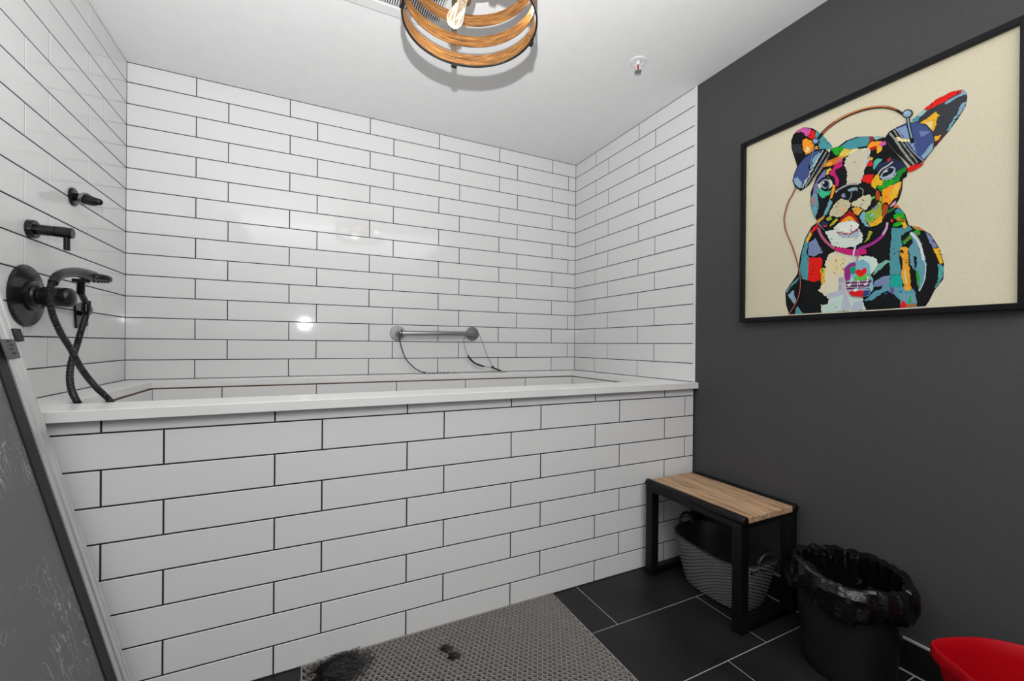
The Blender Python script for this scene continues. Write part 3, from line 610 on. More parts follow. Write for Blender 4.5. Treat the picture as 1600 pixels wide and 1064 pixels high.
(0,150,155,150,4294,4651,4292,4625,4292,4597,4291,4571,4289,4545,4286,4520,4281,4498,4273,4477,4263,4457,4251,4437,4238,4418,4225,4398,4213,4378,4234,4357,4246,4377,4259,4396,4272,4416,4285,4436,4296,4458,4304,4482,4310,4507,4313,4534,4315,4561,4316,4588,4317,4615,4319,4641),
(0,150,155,150,4557,4711,4577,4691,4598,4670,4618,4651,4636,4632,4649,4614,4657,4598,4661,4581,4660,4562,4657,4541,4652,4518,4646,4495,4643,4472,4669,4457,4672,4480,4678,4502,4683,4526,4687,4550,4687,4576,4682,4603,4669,4629,4651,4652,4631,4673,4610,4694,4590,4713,4571,4733),
(1,228,28,22,4790,5536,4935,5567,4950,5389,4777,5437),
(1,228,28,22,4596,4969,4706,5132,4996,5063,4941,4738),
(1,236,180,40,4876,5720,4977,5654,4935,5585,4840,5638),
(1,85,180,162,4965,5315,4992,5528,5105,5587,5231,5487,5134,5405,5009,5213),
(1,34,44,76,5052,5146,5106,5382,5301,5392,5570,5405,5833,5139,5899,4984,5705,4957,5574,4956),
(1,190,40,35,5368,5450,5476,5492,5477,5358,5396,5339),
(0,165,182,205,5159,4877,5221,5016,5357,5135,5519,5150,5606,5060,5607,4910,5522,4775,5360,4773,5250,4811),
(0,18,24,38,5222,4880,5276,5047,5439,5139,5580,5045,5521,4925,5359,4866),
(0,228,228,218,5255,5063,5412,5065,5385,5024,5290,5008),
(0,205,195,185,5125,4987,5142,5013,5159,5040,5176,5066,5193,5091,5211,5113,5232,5131,5257,5146,5285,5158,5316,5168,5348,5178,5379,5187,5407,5199,5433,5213,5456,5226,5478,5241,5500,5255,5521,5269,5542,5283,5520,5325,5498,5311,5477,5297,5456,5283,5434,5269,5411,5255,5387,5243,5360,5232,5330,5222,5298,5213,5266,5203,5235,5190,5208,5173,5184,5152,5163,5128,5145,5101,5128,5075,5112,5048,5094,5023),
(1,25,135,48,5470,4504,5307,4559,5111,4791,5306,4741,5509,4688,5654,4794,5640,4932,5835,4991,5911,4971,5900,4853,5810,4821,5721,4623,5709,4528,5578,4469),
(0,190,200,195,5237,4775,5269,4764,5302,4752,5335,4739,5369,4728,5401,4720,5432,4717,5461,4720,5490,4726,5516,4737,5541,4749,5564,4762,5583,4776,5599,4790,5611,4806,5620,4824,5628,4841,5636,4857,5644,4873,5623,4895,5614,4879,5607,4862,5599,4845,5591,4830,5581,4816,5567,4803,5549,4791,5527,4778,5503,4767,5478,4757,5452,4751,5425,4748,5397,4751,5367,4759,5336,4769,5303,4782,5269,4795,5236,4806),
(1,236,180,40,4942,4681,4940,4859,5053,5025,5137,5012,5167,4815,5278,4709,5252,4577),
(1,236,180,40,4965,4866,5121,4812,5261,4696,5179,4571,5094,4651,5039,4498,4923,4656),
(1,35,165,45,5095,4565,5122,4675,5207,4545,5261,4696,5532,4703,5612,4609,5399,4481,5263,4425,5194,4362),
(1,248,158,32,5236,4264,5263,4425,5426,4489,5560,4494,5613,4510,5731,4552,5783,4518,5733,4305,5669,4046,5538,3970,5445,3831,5362,3956,5239,3925),
(1,236,185,40,5442,4183,5587,4452,5731,4536,5719,4309,5643,4054,5484,4003),
(1,176,74,30,5054,4356,5067,4489,5152,4427,5181,4316,5154,4120,5056,4099),
(1,178,70,26,5253,3904,5349,3892,5431,3801,5379,3615,5325,3495,5257,3395),
(1,206,155,188,5445,3764,5538,3887,5644,3938,5618,3830,5486,3752),
(1,160,172,55,4756,3771,4930,3809,5043,3914,5155,4018,5181,4214,5237,4196,5243,3450,5047,3416,4877,3288,4744,3530),
(1,120,175,195,4579,3697,4697,3840,4757,3718,4744,3530,4833,3299,4935,3170,4761,3265,4641,3434,4580,3591),
(1,90,175,92,4757,3701,4931,3722,5017,3613,4933,3394,4817,3459),
(1,124,138,176,4930,3861,5044,3880,5155,3984,5128,3855,5044,3777),
(1,184,190,205,4889,3596,4988,3689,5003,3617,4918,3554),
(1,236,180,40,4848,3312,5019,3389,5159,3489,5249,3516,5251,3312,5049,3210,4906,3211),
(0,16,18,20,5050,3436,5049,3429,5046,3423,5042,3419,5036,3417,5030,3417,5024,3420,5019,3425,5014,3431,5011,3439,5010,3447,5011,3454,5014,3460,5018,3464,5024,3466,5030,3465,5036,3463,5042,3458,5046,3451,5049,3444),
(1,90,190,80,4912,4263,5026,4296,5027,4193,4942,4167),
(1,20,115,50,5378,3649,5540,3720,5593,3622,5406,3541),
(1,225,122,62,5553,3700,5645,3806,5738,3663,5725,3618,5646,3690),
(1,62,142,165,5607,3602,5685,3645,5803,3530,5869,3398,5713,3490,5621,3515),
(1,32,176,32,5555,3433,5713,3506,5856,3418,5895,3244,5688,3266,5582,3327),
(1,150,112,32,5753,3282,5889,3246,5909,3143,5676,3203),
(1,225,130,60,5649,3243,5688,3381,5767,3229),
(1,32,176,32,5571,3147,5780,3193,5807,3038,5571,3047),
(1,236,180,40,5793,3140,5883,3150,5948,2955,5860,2911),
(1,228,28,22,5489,3335,5569,3297,5570,3214,5497,3233),
(1,212,222,212,3435,3385,3790,3399,3964,3211,4382,3138,4542,3217,4663,3048,4665,2745,4467,2623,4138,2594,3664,2788),
(1,165,186,198,3879,3158,4300,3085,4574,3186,4565,2931,4051,2974),
(1,170,25,60,3791,3291,3964,3187,4300,3123,4542,3241,4523,3175,4300,3076,3965,3143),
(1,160,172,55,4705,2690,4879,2768,4973,3022,4857,3095,4840,2869),
(0,200,28,115,3753,2672,3839,2693,4305,2523,4785,2441,4806,2266,4470,2245,4140,2378,3797,2565),
(0,165,48,140,4564,2428,4631,2444,4698,2458,4765,2473,4832,2489,4897,2508,4958,2532,5017,2560,5074,2592,5128,2626,5179,2662,5225,2700,5266,2739,5299,2780,5326,2823,5346,2867,5363,2909,5379,2949,5398,2988,5327,3051,5307,3010,5290,2967,5274,2927,5256,2890,5234,2854,5207,2820,5170,2786,5127,2751,5079,2717,5027,2685,4973,2656,4918,2629,4861,2608,4800,2590,4735,2575,4668,2561,4600,2547,4533,2531),
(0,202,165,192,5301,2812,5319,2845,5337,2878,5356,2912,5374,2946,5390,2981,5404,3018,5413,3055,5420,3092,5424,3127,5426,3162,5429,3195,5433,3228,5368,3256,5364,3221,5361,3187,5359,3153,5355,3121,5350,3091,5342,3061,5331,3030,5316,2999,5299,2966,5281,2933,5262,2900,5244,2866),
(0,184,90,130,3133,3587,3152,3532,3170,3477,3189,3420,3208,3363,3230,3305,3255,3248,3283,3194,3311,3141,3342,3089,3375,3037,3410,2985,3449,2933,3493,2880,3539,2827,3588,2775,3637,2724,3685,2673,3732,2623,3791,2697,3744,2747,3695,2798,3647,2849,3601,2899,3557,2948,3518,2996,3483,3044,3451,3091,3421,3138,3394,3185,3368,3234,3343,3283,3321,3333,3302,3384,3283,3438,3266,3493,3248,3549,3228,3605),
(0,205,205,215,4427,2616,4416,2568,4403,2523,4390,2475,4378,2425,4370,2370,4368,2310,4373,2246,4384,2178,4399,2108,4415,2038,4431,1969,4445,1902,4500,1908,4486,1976,4470,2046,4454,2115,4440,2182,4430,2244,4425,2301,4427,2352,4434,2400,4445,2446,4458,2492,4471,2539,4482,2587),
(0,150,90,150,4492,2474,4497,2434,4502,2393,4507,2353,4511,2314,4514,2275,4514,2238,4512,2201,4506,2163,4499,2126,4491,2089,4483,2050,4476,2012,4508,1999,4515,2037,4523,2074,4531,2112,4538,2151,4543,2190,4546,2230,4546,2271,4543,2311,4539,2352,4534,2392,4529,2432,4524,2472),
(0,125,182,198,4102,1879,4268,2034,4472,2056,4710,2038,4886,1892,4908,1521,5005,1324,4989,960,4876,743,4642,696,4319,775,4193,1051,4105,1542),
(0,152,38,130,4103,1831,4268,1996,4452,2022,4473,1867,4311,1799,4306,1419,4149,1334,4105,1590),
(0,30,150,112,4269,1843,4392,1904,4482,1772,4443,1579,4321,1597),
(0,92,192,82,4476,1537,4889,1524,4902,1329,4397,1302),
(0,95,40,90,4149,1334,4948,1323,4981,1053,4193,1003),
(0,216,30,32,4236,926,4399,989,4738,998,4701,705,4360,771),
(0,50,70,132,4738,998,4951,1020,4876,761,4682,707),
(0,228,28,22,4447,1645,4482,1715,4562,1740,4650,1685,4732,1770,4806,1721,4804,1592,4730,1510,4636,1444,4536,1505),
(0,225,222,225,4157,1333,4226,1327,4295,1320,4363,1313,4431,1307,4496,1301,4558,1295,4618,1291,4675,1287,4730,1284,4784,1281,4838,1278,4892,1275,4890,1294,4836,1297,4783,1300,4729,1303,4674,1306,4617,1310,4558,1314,4495,1320,4430,1326,4363,1332,4294,1339,4226,1346,4157,1352),
(0,225,222,225,4158,1227,4227,1221,4296,1215,4364,1209,4431,1203,4497,1197,4559,1192,4619,1188,4676,1185,4731,1182,4785,1179,4838,1177,4892,1174,4891,1192,4837,1195,4784,1198,4730,1201,4675,1203,4618,1207,4558,1211,4496,1216,4431,1221,4364,1228,4295,1234,4226,1240,4158,1247),
(0,225,222,225,4159,1117,4228,1109,4297,1101,4365,1093,4432,1086,4497,1079,4560,1072,4619,1067,4676,1062,4731,1058,4785,1053,4839,1049,4893,1045,4893,1063,4839,1068,4785,1072,4731,1076,4676,1081,4619,1086,4560,1091,4497,1098,4432,1105,4365,1112,4297,1120,4228,1128,4159,1136),
(0,225,222,225,4160,1016,4229,1008,4297,1000,4366,993,4433,985,4498,978,4561,971,4620,966,4677,961,4732,956,4786,952,4840,948,4894,944,4893,962,4839,966,4786,971,4732,975,4677,980,4620,985,4560,990,4498,997,4433,1004,4366,1012,4297,1019,4228,1027,4160,1035),
(0,225,222,228,4326,1211,4326,1196,4321,1181,4310,1168,4295,1158,4277,1152,4258,1151,4240,1155,4224,1163,4213,1174,4206,1189,4206,1204,4211,1219,4222,1232,4237,1242,4255,1247,4274,1248,4293,1245,4308,1237,4320,1225),
(0,225,222,228,4330,1206,4331,1230,4331,1253,4332,1277,4332,1300,4333,1324,4333,1348,4334,1372,4334,1397,4334,1421,4335,1446,4335,1470,4336,1495,4315,1499,4315,1474,4314,1449,4314,1425,4313,1400,4313,1376,4313,1352,4312,1328,4312,1304,4311,1280,4311,1256,4310,1233,4310,1209),
(0,225,222,228,4316,1490,4324,1476,4333,1462,4341,1448,4349,1435,4355,1422,4360,1411,4363,1400,4365,1388,4366,1376,4366,1364,4367,1351,4368,1338,4392,1337,4391,1350,4391,1362,4390,1375,4389,1389,4387,1403,4383,1418,4377,1433,4369,1448,4361,1462,4352,1477,4343,1490,4336,1504),
(0,225,222,228,4538,1005,4539,987,4532,970,4520,954,4502,942,4481,935,4459,933,4437,937,4419,947,4405,960,4398,977,4397,995,4404,1013,4416,1028,4434,1040,4455,1047,4477,1049,4499,1045,4517,1035,4531,1022),
(0,225,222,228,4541,997,4541,1025,4542,1054,4543,1082,4543,1111,4544,1139,4544,1168,4545,1197,4545,1226,4546,1255,4547,1284,4547,1313,4548,1342,4528,1346,4527,1317,4526,1288,4526,1258,4525,1229,4525,1200,4524,1171,4524,1143,4523,1114,4523,1085,4522,1057,4521,1028,4521,1000),
(0,225,222,228,4528,1337,4538,1321,4548,1304,4558,1288,4567,1272,4574,1257,4580,1243,4584,1230,4586,1216,4587,1202,4588,1187,4588,1172,4590,1156,4613,1156,4612,1171,4611,1185,4611,1201,4610,1217,4607,1234,4602,1251,4595,1268,4586,1286,4577,1302,4567,1319,4557,1335,4547,1351),
(0,225,222,228,4836,1180,4836,1166,4831,1151,4821,1139,4807,1129,4790,1123,4772,1122,4755,1126,4740,1133,4729,1145,4723,1158,4723,1173,4728,1188,4738,1200,4752,1210,4769,1215,4787,1216,4804,1213,4819,1205,4830,1194),
(0,225,222,228,4840,1175,4840,1198,4841,1221,4841,1244,4842,1267,4842,1290,4843,1313,4843,1337,4844,1361,4844,1384,4844,1408,4845,1432,4845,1456,4826,1459,4826,1436,4825,1412,4825,1388,4824,1364,4824,1340,4823,1317,4823,1293,4822,1270,4822,1247,4821,1224,4821,1201,4821,1179),
(0,225,222,228,4826,1451,4834,1437,4842,1424,4850,1410,4857,1398,4864,1386,4868,1374,4871,1363,4873,1352,4874,1341,4874,1329,4875,1316,4876,1304,4899,1303,4898,1315,4897,1327,4897,1340,4895,1353,4893,1367,4889,1382,4884,1396,4876,1411,4869,1425,4860,1438,4852,1451,4845,1465),
(0,140,190,200,5019,1048,5016,998,5008,953,4995,918,4978,896,4959,890,4940,901,4923,926,4909,964,4900,1011,4897,1063,4899,1114,4908,1159,4921,1194,4938,1215,4957,1221,4975,1210,4993,1185,5006,1146,5015,1100),
(0,40,24,20,3190,7074,3231,7112,3271,7150,3309,7187,3348,7223,3390,7257,3436,7288,3487,7319,3542,7348,3599,7376,3658,7402,3720,7425,3782,7445,3848,7462,3916,7477,3985,7489,4056,7498,4128,7505,4200,7510,4272,7511,4347,7510,4422,7506,4496,7500,4569,7492,4639,7483,4706,7471,4771,7458,4835,7443,4898,7426,4958,7407,5018,7386,5076,7363,5133,7338,5189,7312,5243,7284,5294,7255,5342,7225,5387,7194,5430,7161,5470,7127,5509,7092,5547,7056,5583,7021,5617,6985,5648,6948,5679,6910,5709,6871,5740,6831,5772,6792,5811,6855,5780,6893,5750,6932,5719,6972,5686,7013,5651,7054,5613,7095,5575,7133,5534,7172,5492,7210,5448,7247,5401,7283,5352,7318,5300,7350,5245,7382,5188,7412,5129,7440,5069,7466,5008,7490,4946,7512,4883,7533,4818,7551,4751,7567,4683,7581,4614,7594,4542,7604,4467,7613,4390,7619,4313,7623,4236,7625,4161,7624,4087,7620,4013,7614,3939,7604,3867,7592,3796,7577,3728,7560,3662,7540,3598,7516,3536,7489,3476,7461,3420,7430,3366,7399,3316,7365,3271,7329,3229,7292,3190,7254,3151,7217,3110,7180),
(0,176,92,48,3328,7246,3403,7288,3478,7333,3552,7377,3626,7418,3698,7455,3770,7484,3840,7506,3910,7522,3979,7534,4048,7543,4119,7548,4190,7553,4263,7555,4338,7554,4414,7551,4489,7546,4562,7538,4632,7529,4700,7518,4766,7504,4831,7489,4894,7471,4955,7452,5015,7430,5073,7407,5130,7382,5186,7354,5240,7325,5293,7294,5344,7262,5394,7227,5441,7189,5488,7150,5535,7109,5582,7068,5628,7028,5639,7070,5592,7109,5546,7150,5499,7191,5451,7232,5401,7271,5349,7308,5296,7342,5242,7374,5186,7404,5129,7432,5070,7458,5010,7483,4949,7505,4886,7525,4822,7543,4756,7559,4689,7573,4620,7585,4548,7594,4474,7602,4398,7608,4321,7611,4245,7612,4171,7610,4098,7606,4027,7600,3956,7592,3885,7580,3814,7563,3741,7541,3667,7511,3593,7474,3519,7433,3444,7388,3369,7344,3293,7302),
(0,236,172,110,3760,7517,3831,7529,3902,7543,3972,7557,4042,7570,4112,7579,4184,7585,4257,7587,4333,7587,4409,7584,4484,7578,4557,7571,4628,7561,4696,7549,4763,7534,4828,7518,4891,7499,4953,7479,5013,7456,5072,7431,5128,7403,5183,7372,5238,7341,5292,7310,5347,7280,5347,7298,5293,7328,5239,7359,5184,7390,5128,7421,5071,7449,5012,7475,4951,7498,4889,7519,4825,7537,4759,7554,4692,7569,4624,7581,4552,7591,4479,7599,4403,7604,4327,7607,4251,7608,4177,7606,4104,7600,4033,7590,3963,7578,3893,7564,3822,7550,3751,7538),
(0,16,18,20,5304,6217,5426,6387,5638,6445,5913,6471,6180,6367,6407,6156,6550,5883,6624,5561,6601,5323,6477,5166,6352,4998,6158,4954,6025,4961,5855,5241,5645,5542,5448,5888),
(0,66,82,135,5621,6409,5913,6449,6196,6347,6407,6135,6550,5862,6605,5569,6586,5330,6462,5172,6335,5034,6155,5337,5918,5821,5745,6157),
(1,130,158,190,5656,6380,5880,6391,5949,6152,6052,5807,6171,5331,5952,5785,5779,6119),
(0,135,170,190,6286,5192,6382,5288,6491,5452,6593,5512,6570,5295,6446,5158,6351,5057),
(0,112,126,172,6231,6047,6519,5897,6281,5814),
(0,170,180,200,5594,6412,5622,6354,5649,6299,5676,6245,5704,6187,5735,6123,5770,6049,5810,5962,5855,5863,5901,5759,5950,5653,5998,5550,6046,5457,6093,5373,6141,5294,6188,5220,6235,5148,6282,5077,6328,5005,6343,5021,6297,5093,6250,5165,6203,5236,6156,5310,6110,5387,6064,5469,6017,5561,5969,5662,5921,5768,5874,5872,5830,5971,5790,6059,5754,6133,5723,6197,5695,6255,5668,6309,5641,6364,5613,6422),
(1,140,148,142,5416,6319,5450,6253,5483,6189,5515,6125,5548,6061,5581,5995,5614,5925,5647,5851,5681,5773,5715,5692,5750,5609,5787,5526,5826,5443,5867,5362,5910,5281,5953,5200,5997,5120,6041,5041,6083,4962,6133,4999,6090,5078,6047,5157,6004,5237,5961,5316,5919,5395,5880,5474,5843,5553,5807,5634,5773,5715,5739,5796,5705,5875,5671,5952,5636,6024,5603,6092,5570,6157,5538,6220,5505,6284,5472,6349),
(1,130,136,132,5532,6376,5564,6302,5595,6229,5627,6156,5659,6082,5693,6006,5728,5929,5767,5848,5807,5766,5849,5682,5891,5599,5932,5517,5971,5437,6009,5360,6046,5284,6082,5210,6118,5136,6154,5062,6190,4988,6223,5009,6188,5083,6152,5156,6116,5230,6080,5304,6043,5380,6005,5457,5966,5537,5925,5619,5883,5703,5842,5786,5802,5867,5764,5947,5730,6023,5697,6097,5665,6170,5634,6243,5602,6316,5570,6391),
(1,236,218,165,5623,6100,5780,5988,6069,5851,6052,5798,5781,5879,5642,5961),
(0,16,18,20,5878,6694,5885,6628,5892,6563,5899,6498,5907,6431,5915,6359,5925,6281,5938,6196,5951,6105,5966,6011,5981,5915,5996,5819,6011,5726,6108,5710,6094,5803,6079,5898,6064,5993,6050,6086,6036,6175,6025,6258,6015,6333,6007,6403,5999,6468,5993,6533,5986,6597,5978,6664),
(0,135,170,190,5912,6640,5919,6579,5925,6519,5932,6458,5939,6397,5947,6336,5955,6273,5966,6211,5977,6148,5989,6085,6001,6022,6014,5960,6026,5897,6064,5893,6052,5956,6040,6018,6028,6081,6016,6143,6005,6204,5995,6266,5986,6326,5979,6386,5972,6447,5966,6507,5959,6567,5952,6628),
(0,16,18,20,6064,6746,6066,6699,6056,6658,6033,6628,5999,6611,5959,6609,5915,6623,5872,6650,5835,6689,5806,6736,5790,6785,5787,6833,5798,6874,5822,6905,5856,6921,5897,6922,5941,6908,5983,6880,6020,6841,6048,6795),
(0,135,170,190,6028,6753,6030,6717,6021,6686,6003,6663,5977,6651,5945,6649,5910,6660,5877,6681,5847,6711,5825,6746,5813,6784,5810,6821,5819,6852,5838,6875,5865,6888,5897,6889,5932,6878,5965,6856,5994,6826,6016,6791),
(0,160,185,215,5948,6782,5945,6767,5938,6756,5926,6750,5911,6750,5894,6756,5877,6767,5862,6782,5850,6799,5842,6817,5839,6835,5842,6850,5849,6860,5861,6866,5876,6866,5893,6860,5910,6849,5925,6835,5937,6817,5945,6799),
(1,228,28,22,5925,4934,6125,4966,6368,4950,6289,4862,6093,4786,5943,4798),
(0,16,18,20,2187,5812,2246,6057,2371,6329,2594,6569,2942,6720,3084,6734,3407,6626,3598,6364,3411,6190,3139,5788,2810,5391,2516,5269,2277,5505),
(0,66,82,135,2207,5858,2282,6071,2407,6316,2629,6545,2942,6679,3270,6622,3087,6366,2853,5994,2758,5718,2540,5376,2287,5565),
(1,135,170,190,2233,5849,2385,5875,2538,5639,2589,5412,2465,5390,2286,5619),
(1,120,160,190,2968,6413,3178,6584,3262,6499,2948,6011,2852,6046),
(1,185,195,200,3322,6613,3279,6552,3238,6497,3197,6442,3154,6380,3104,6306,3046,6215,2978,6102,2900,5970,2816,5825,2729,5673,2641,5520,2555,5371,2595,5337,2681,5485,2768,5638,2855,5790,2939,5934,3015,6066,3084,6179,3141,6269,3190,6342,3233,6403,3274,6459,3314,6514,3357,6575),
(1,140,145,142,3443,6514,3399,6448,3358,6385,3316,6322,3271,6256,3221,6182,3163,6097,3093,5998,3015,5888,2931,5769,2843,5646,2754,5522,2667,5400,2709,5359,2796,5480,2884,5605,2972,5728,3056,5846,3134,5956,3203,6055,3261,6140,3311,6215,3356,6281,3397,6344,3438,6407,3482,6473),
(1,120,125,122,3552,6369,3505,6302,3460,6236,3416,6170,3369,6103,3318,6032,3261,5957,3197,5876,3126,5790,3051,5701,2973,5610,2895,5517,2818,5426,2850,5391,2926,5483,3004,5575,3082,5667,3157,5756,3227,5842,3292,5923,3349,5999,3400,6070,3447,6137,3492,6203,3536,6269,3582,6336),
(0,16,18,20,3012,6966,3000,6914,2988,6866,2977,6817,2965,6766,2951,6708,2934,6640,2915,6560,2892,6470,2869,6374,2844,6274,2819,6173,2795,6076,2861,6034,2885,6131,2909,6231,2934,6331,2958,6427,2980,6517,2999,6596,3015,6664,3029,6722,3042,6774,3053,6822,3064,6870,3076,6922),
(0,135,170,190,3014,6883,3002,6833,2991,6785,2979,6736,2967,6686,2954,6635,2941,6580,2927,6522,2912,6461,2896,6397,2880,6333,2864,6269,2849,6205,2872,6190,2888,6253,2904,6318,2920,6382,2935,6445,2950,6506,2964,6565,2978,6619,2990,6671,3002,6720,3014,6769,3026,6818,3037,6867),
(0,16,18,20,3184,7011,3178,6975,3160,6947,3133,6931,3098,6927,3058,6938,3019,6961,2983,6994,2954,7034,2936,7078,2929,7120,2935,7157,2953,7185,2981,7201,3017,7204,3056,7193,3096,7170,3131,7137,3159,7096,3177,7053),
(0,140,160,205,3151,7030,3147,7004,3134,6984,3113,6973,3087,6971,3058,6979,3029,6995,3002,7020,2981,7049,2967,7081,2962,7111,2967,7138,2980,7158,3001,7169,3027,7171,3056,7163,3086,7146,3112,7121,3133,7092,3146,7061),
(0,70,32,25,2290,5480,2265,5433,2240,5385,2214,5338,2189,5290,2164,5244,2139,5200,2114,5160,2088,5126,2062,5092,2035,5054,2009,5007,1983,4949,1956,4873,1928,4783,1901,4685,1875,4587,1854,4495,1838,4418,1829,4357,1825,4309,1825,4267,1829,4228,1834,4187,1840,4138,1846,4083,1852,4026,1860,3965,1872,3898,1889,3822,1914,3735,1949,3633,1993,3521,2041,3400,2091,3276,2140,3152,2183,3031,2222,2910,2260,2787,2297,2664,2332,2541,2364,2421,2393,2304,2419,2191,2444,2080,2466,1972,2484,1865,2499,1761,2509,1660,2513,1560,2514,1460,2510,1362,2503,1267,2492,1177,2479,1093,2463,1017,2444,948,2421,884,2395,822,2366,758,2333,691,2297,622,2255,551,2210,479,2163,406,2116,333,2070,259,2114,228,2160,301,2207,374,2254,447,2299,520,2341,592,2379,663,2412,731,2441,796,2468,861,2491,927,2512,999,2528,1077,2542,1163,2552,1255,2560,1352,2564,1452,2563,1554,2558,1657,2549,1761,2534,1866,2515,1974,2493,2084,2468,2195,2442,2309,2413,2426,2381,2547,2346,2671,2309,2795,2271,2918,2231,3039,2187,3162,2139,3287,2089,3411,2041,3531,1998,3642,1964,3740,1941,3824,1924,3897,1913,3961,1905,4019,1899,4075,1893,4130,1887,4180,1882,4220,1879,4256,1878,4292,1882,4336,1891,4394,1906,4469,1927,4559,1952,4657,1979,4753,2007,4842,2032,4915,2057,4971,2081,5014,2106,5050,2132,5084,2159,5119,2185,5160,2210,5206,2236,5252,2261,5300,2286,5348,2311,5395,2336,5442),
(0,190,105,85,2300,5472,2275,5425,2250,5377,2225,5329,2200,5282,2174,5235,2149,5191,2124,5151,2098,5117,2072,5083,2046,5045,2020,4999,1994,4941,1968,4866,1940,4776,1912,4679,1887,4581,1865,4489,1850,4412,1841,4353,1837,4305,1837,4265,1841,4226,1846,4185,1852,4136,1858,4081,1864,4024,1872,3964,1884,3898,1901,3823,1926,3736,1960,3635,2004,3523,2052,3403,2102,3278,2150,3154,2194,3032,2233,2912,2271,2789,2308,2665,2343,2543,2375,2422,2404,2305,2430,2192,2455,2081,2477,1972,2496,1865,2510,1761,2520,1659,2525,1558,2525,1458,2521,1359,2514,1264,2503,1174,2490,1089,2474,1013,2454,944,2432,879,2405,816,2376,752,2344,685,2307,615,2265,544,2220,472,2173,399,2126,326,2080,252,2104,235,2150,308,2197,381,2244,454,2289,527,2331,599,2369,670,2401,737,2431,802,2457,866,2481,932,2501,1003,2517,1081,2531,1166,2541,1258,2549,1354,2552,1454,2552,1555,2547,1658,2537,1761,2523,1866,2504,1974,2482,2083,2457,2195,2431,2308,2402,2425,2370,2546,2335,2669,2298,2793,2260,2916,2220,3037,2177,3159,2128,3285,2078,3409,2030,3529,1987,3640,1953,3739,1929,3824,1912,3897,1901,3962,1893,4021,1887,4076,1881,4132,1875,4182,1870,4222,1867,4258,1866,4296,1870,4341,1879,4399,1894,4475,1915,4566,1940,4663,1968,4760,1995,4849,2021,4923,2046,4979,2071,5023,2096,5060,2122,5093,2148,5129,2174,5169,2200,5214,2225,5261,2251,5308,2276,5356,2301,5404,2326,5451)]
def addpoly(pts,c,x):
    vs=[bm.verts.new((x,-1.39-a,1.2+b)) for a,b in pts]
    for t in tessellate_polygon([[Vector((a,b,0)) for a,b in pts]]):
        try: f=bm.faces.new([vs[i] for i in t])
        except ValueError: continue
        f.normal_update()
        if f.normal.x>0: f.normal_flip()
        for l in f.loops: l[lay]=(*c,1)
cream=lin((211,204,178))
addpoly([(-.005,.0),(.86,.0),(.86,.82),(-.005,.82)],cream,XP)
KG=.95
for i,e in enumerate(ART):   # each entry: rough-edge flag, red, green, blue, then across / up pairs in tenths of a millimetre
    j=e[0]; pts=[(e[k]/1e4,e[k+1]/1e4) for k in range(4,len(e),2)]
    c=[min(.9,q*KG) for q in lin(e[1:4])]
    if j==1:
        o=[]
        for (a,b),(a2,b2) in zip(pts,pts[1:]+pts[:1]):
            d=math.hypot(a2-a,b2-b); n=max(1,int(d/.0045))
            for k in range(n):
                f=k/n; J=(.0032 if min(e[1:4])>145 else .0018) if k else .0006
                o.append((a+(a2-a)*f+random.uniform(-J,J),b+(b2-b)*f+random.uniform(-J,J)))
        pts=o
    pts=[(a,max(b,.0185)) for a,b in pts]
    addpoly(pts,c,XP-.00002*(i+1))
    if j==1 and len(e)>12:   # small brush flecks inside the rough patches
        ar=abs(sum(a*d-c_*b for (a,b),(c_,d) in zip(pts,pts[1:]+pts[:1])))/2
        for q in range(min(9,int(ar/.00028))):
            a,b=random.choice(pts); mx_=sum(p[0] for p in pts)/len(pts); my_=sum(p[1] for p in pts)/len(pts); f=random.uniform(.05,.75)
            a+=(mx_-a)*f; b+=(my_-b)*f; th=random.uniform(0,PI); ln=random.uniform(.003,.009); wd=random.uniform(.0006,.0016)
            ux,uy=math.cos(th),math.sin(th)
            fl=[(a-ux*ln,b-uy*ln),(a-uy*wd+ux*.001,b+ux*wd),(a+ux*ln*.4-uy*wd*.6,b+uy*ln*.4+ux*wd*.6),(a+ux*ln,b+uy*ln),(a+uy*wd,b-ux*wd)]
            fl=[(x_,max(y_,.0185)) for x_,y_ in fl]
            k_=random.random(); cc=(.008,.009,.01) if k_<.5 and max(e[1:4])<238 else [min(.9,x_*random.choice((.6,1.45))) for x_ in c]
            addpoly(fl,cc,XP-.00002*(i+1)-.00001)
obj('print',bm,M_art,pc,smooth=0)

# ------------------------------------------------------------------ bench
bn=thing('shower_bench','low black metal bench with a pale wood slab seat beside the tub','bench',(2.44,-1.39,0))
bx0,bx1,by0,by1=2.266,2.612,-1.642,-1.140; lg=.042; zs=.447
for x in (bx0+.002,bx1-lg-.002):
    for y in (by0,by1-lg-.004):
        bm=BM(); box(bm,(x,y,0.001),(x+lg,y+lg,.415)); obj('leg',bm,M_bench,bn,smooth=0,bevel=.003)
for x in (bx0+.018,bx1-.018):
    bm=BM(); cyl(bm,(x,by0-.006,zs-.018),(x,by1+.004,zs-.018),.0185,24,ch=.004); box(bm,(x-.015,by0+.002,zs-.050),(x+.015,by1-.002,zs-.02)); obj('side_rail',bm,M_bench,bn)
for y in (by0,by1-lg-.004):
    bm=BM(); box(bm,(bx0+lg+.002,y+.003,.001),(bx1-lg-.002,y+lg-.003,.036)); obj('foot_bar',bm,M_bench,bn,smooth=0,bevel=.003)
    bm=BM(); box(bm,(bx0+.036,y+.004,zs-.052),(bx1-.036,y+lg-.004,zs-.030)); obj('cross_bar',bm,M_bench,bn,smooth=0,bevel=.002)
bm=BM(); box(bm,(bx0+.036,by0-.002,zs-.0295),(bx1-.036,by1+.002,zs-.0055)); obj('seat_slab',bm,M_benchwood,bn,smooth=0,bevel=.003)

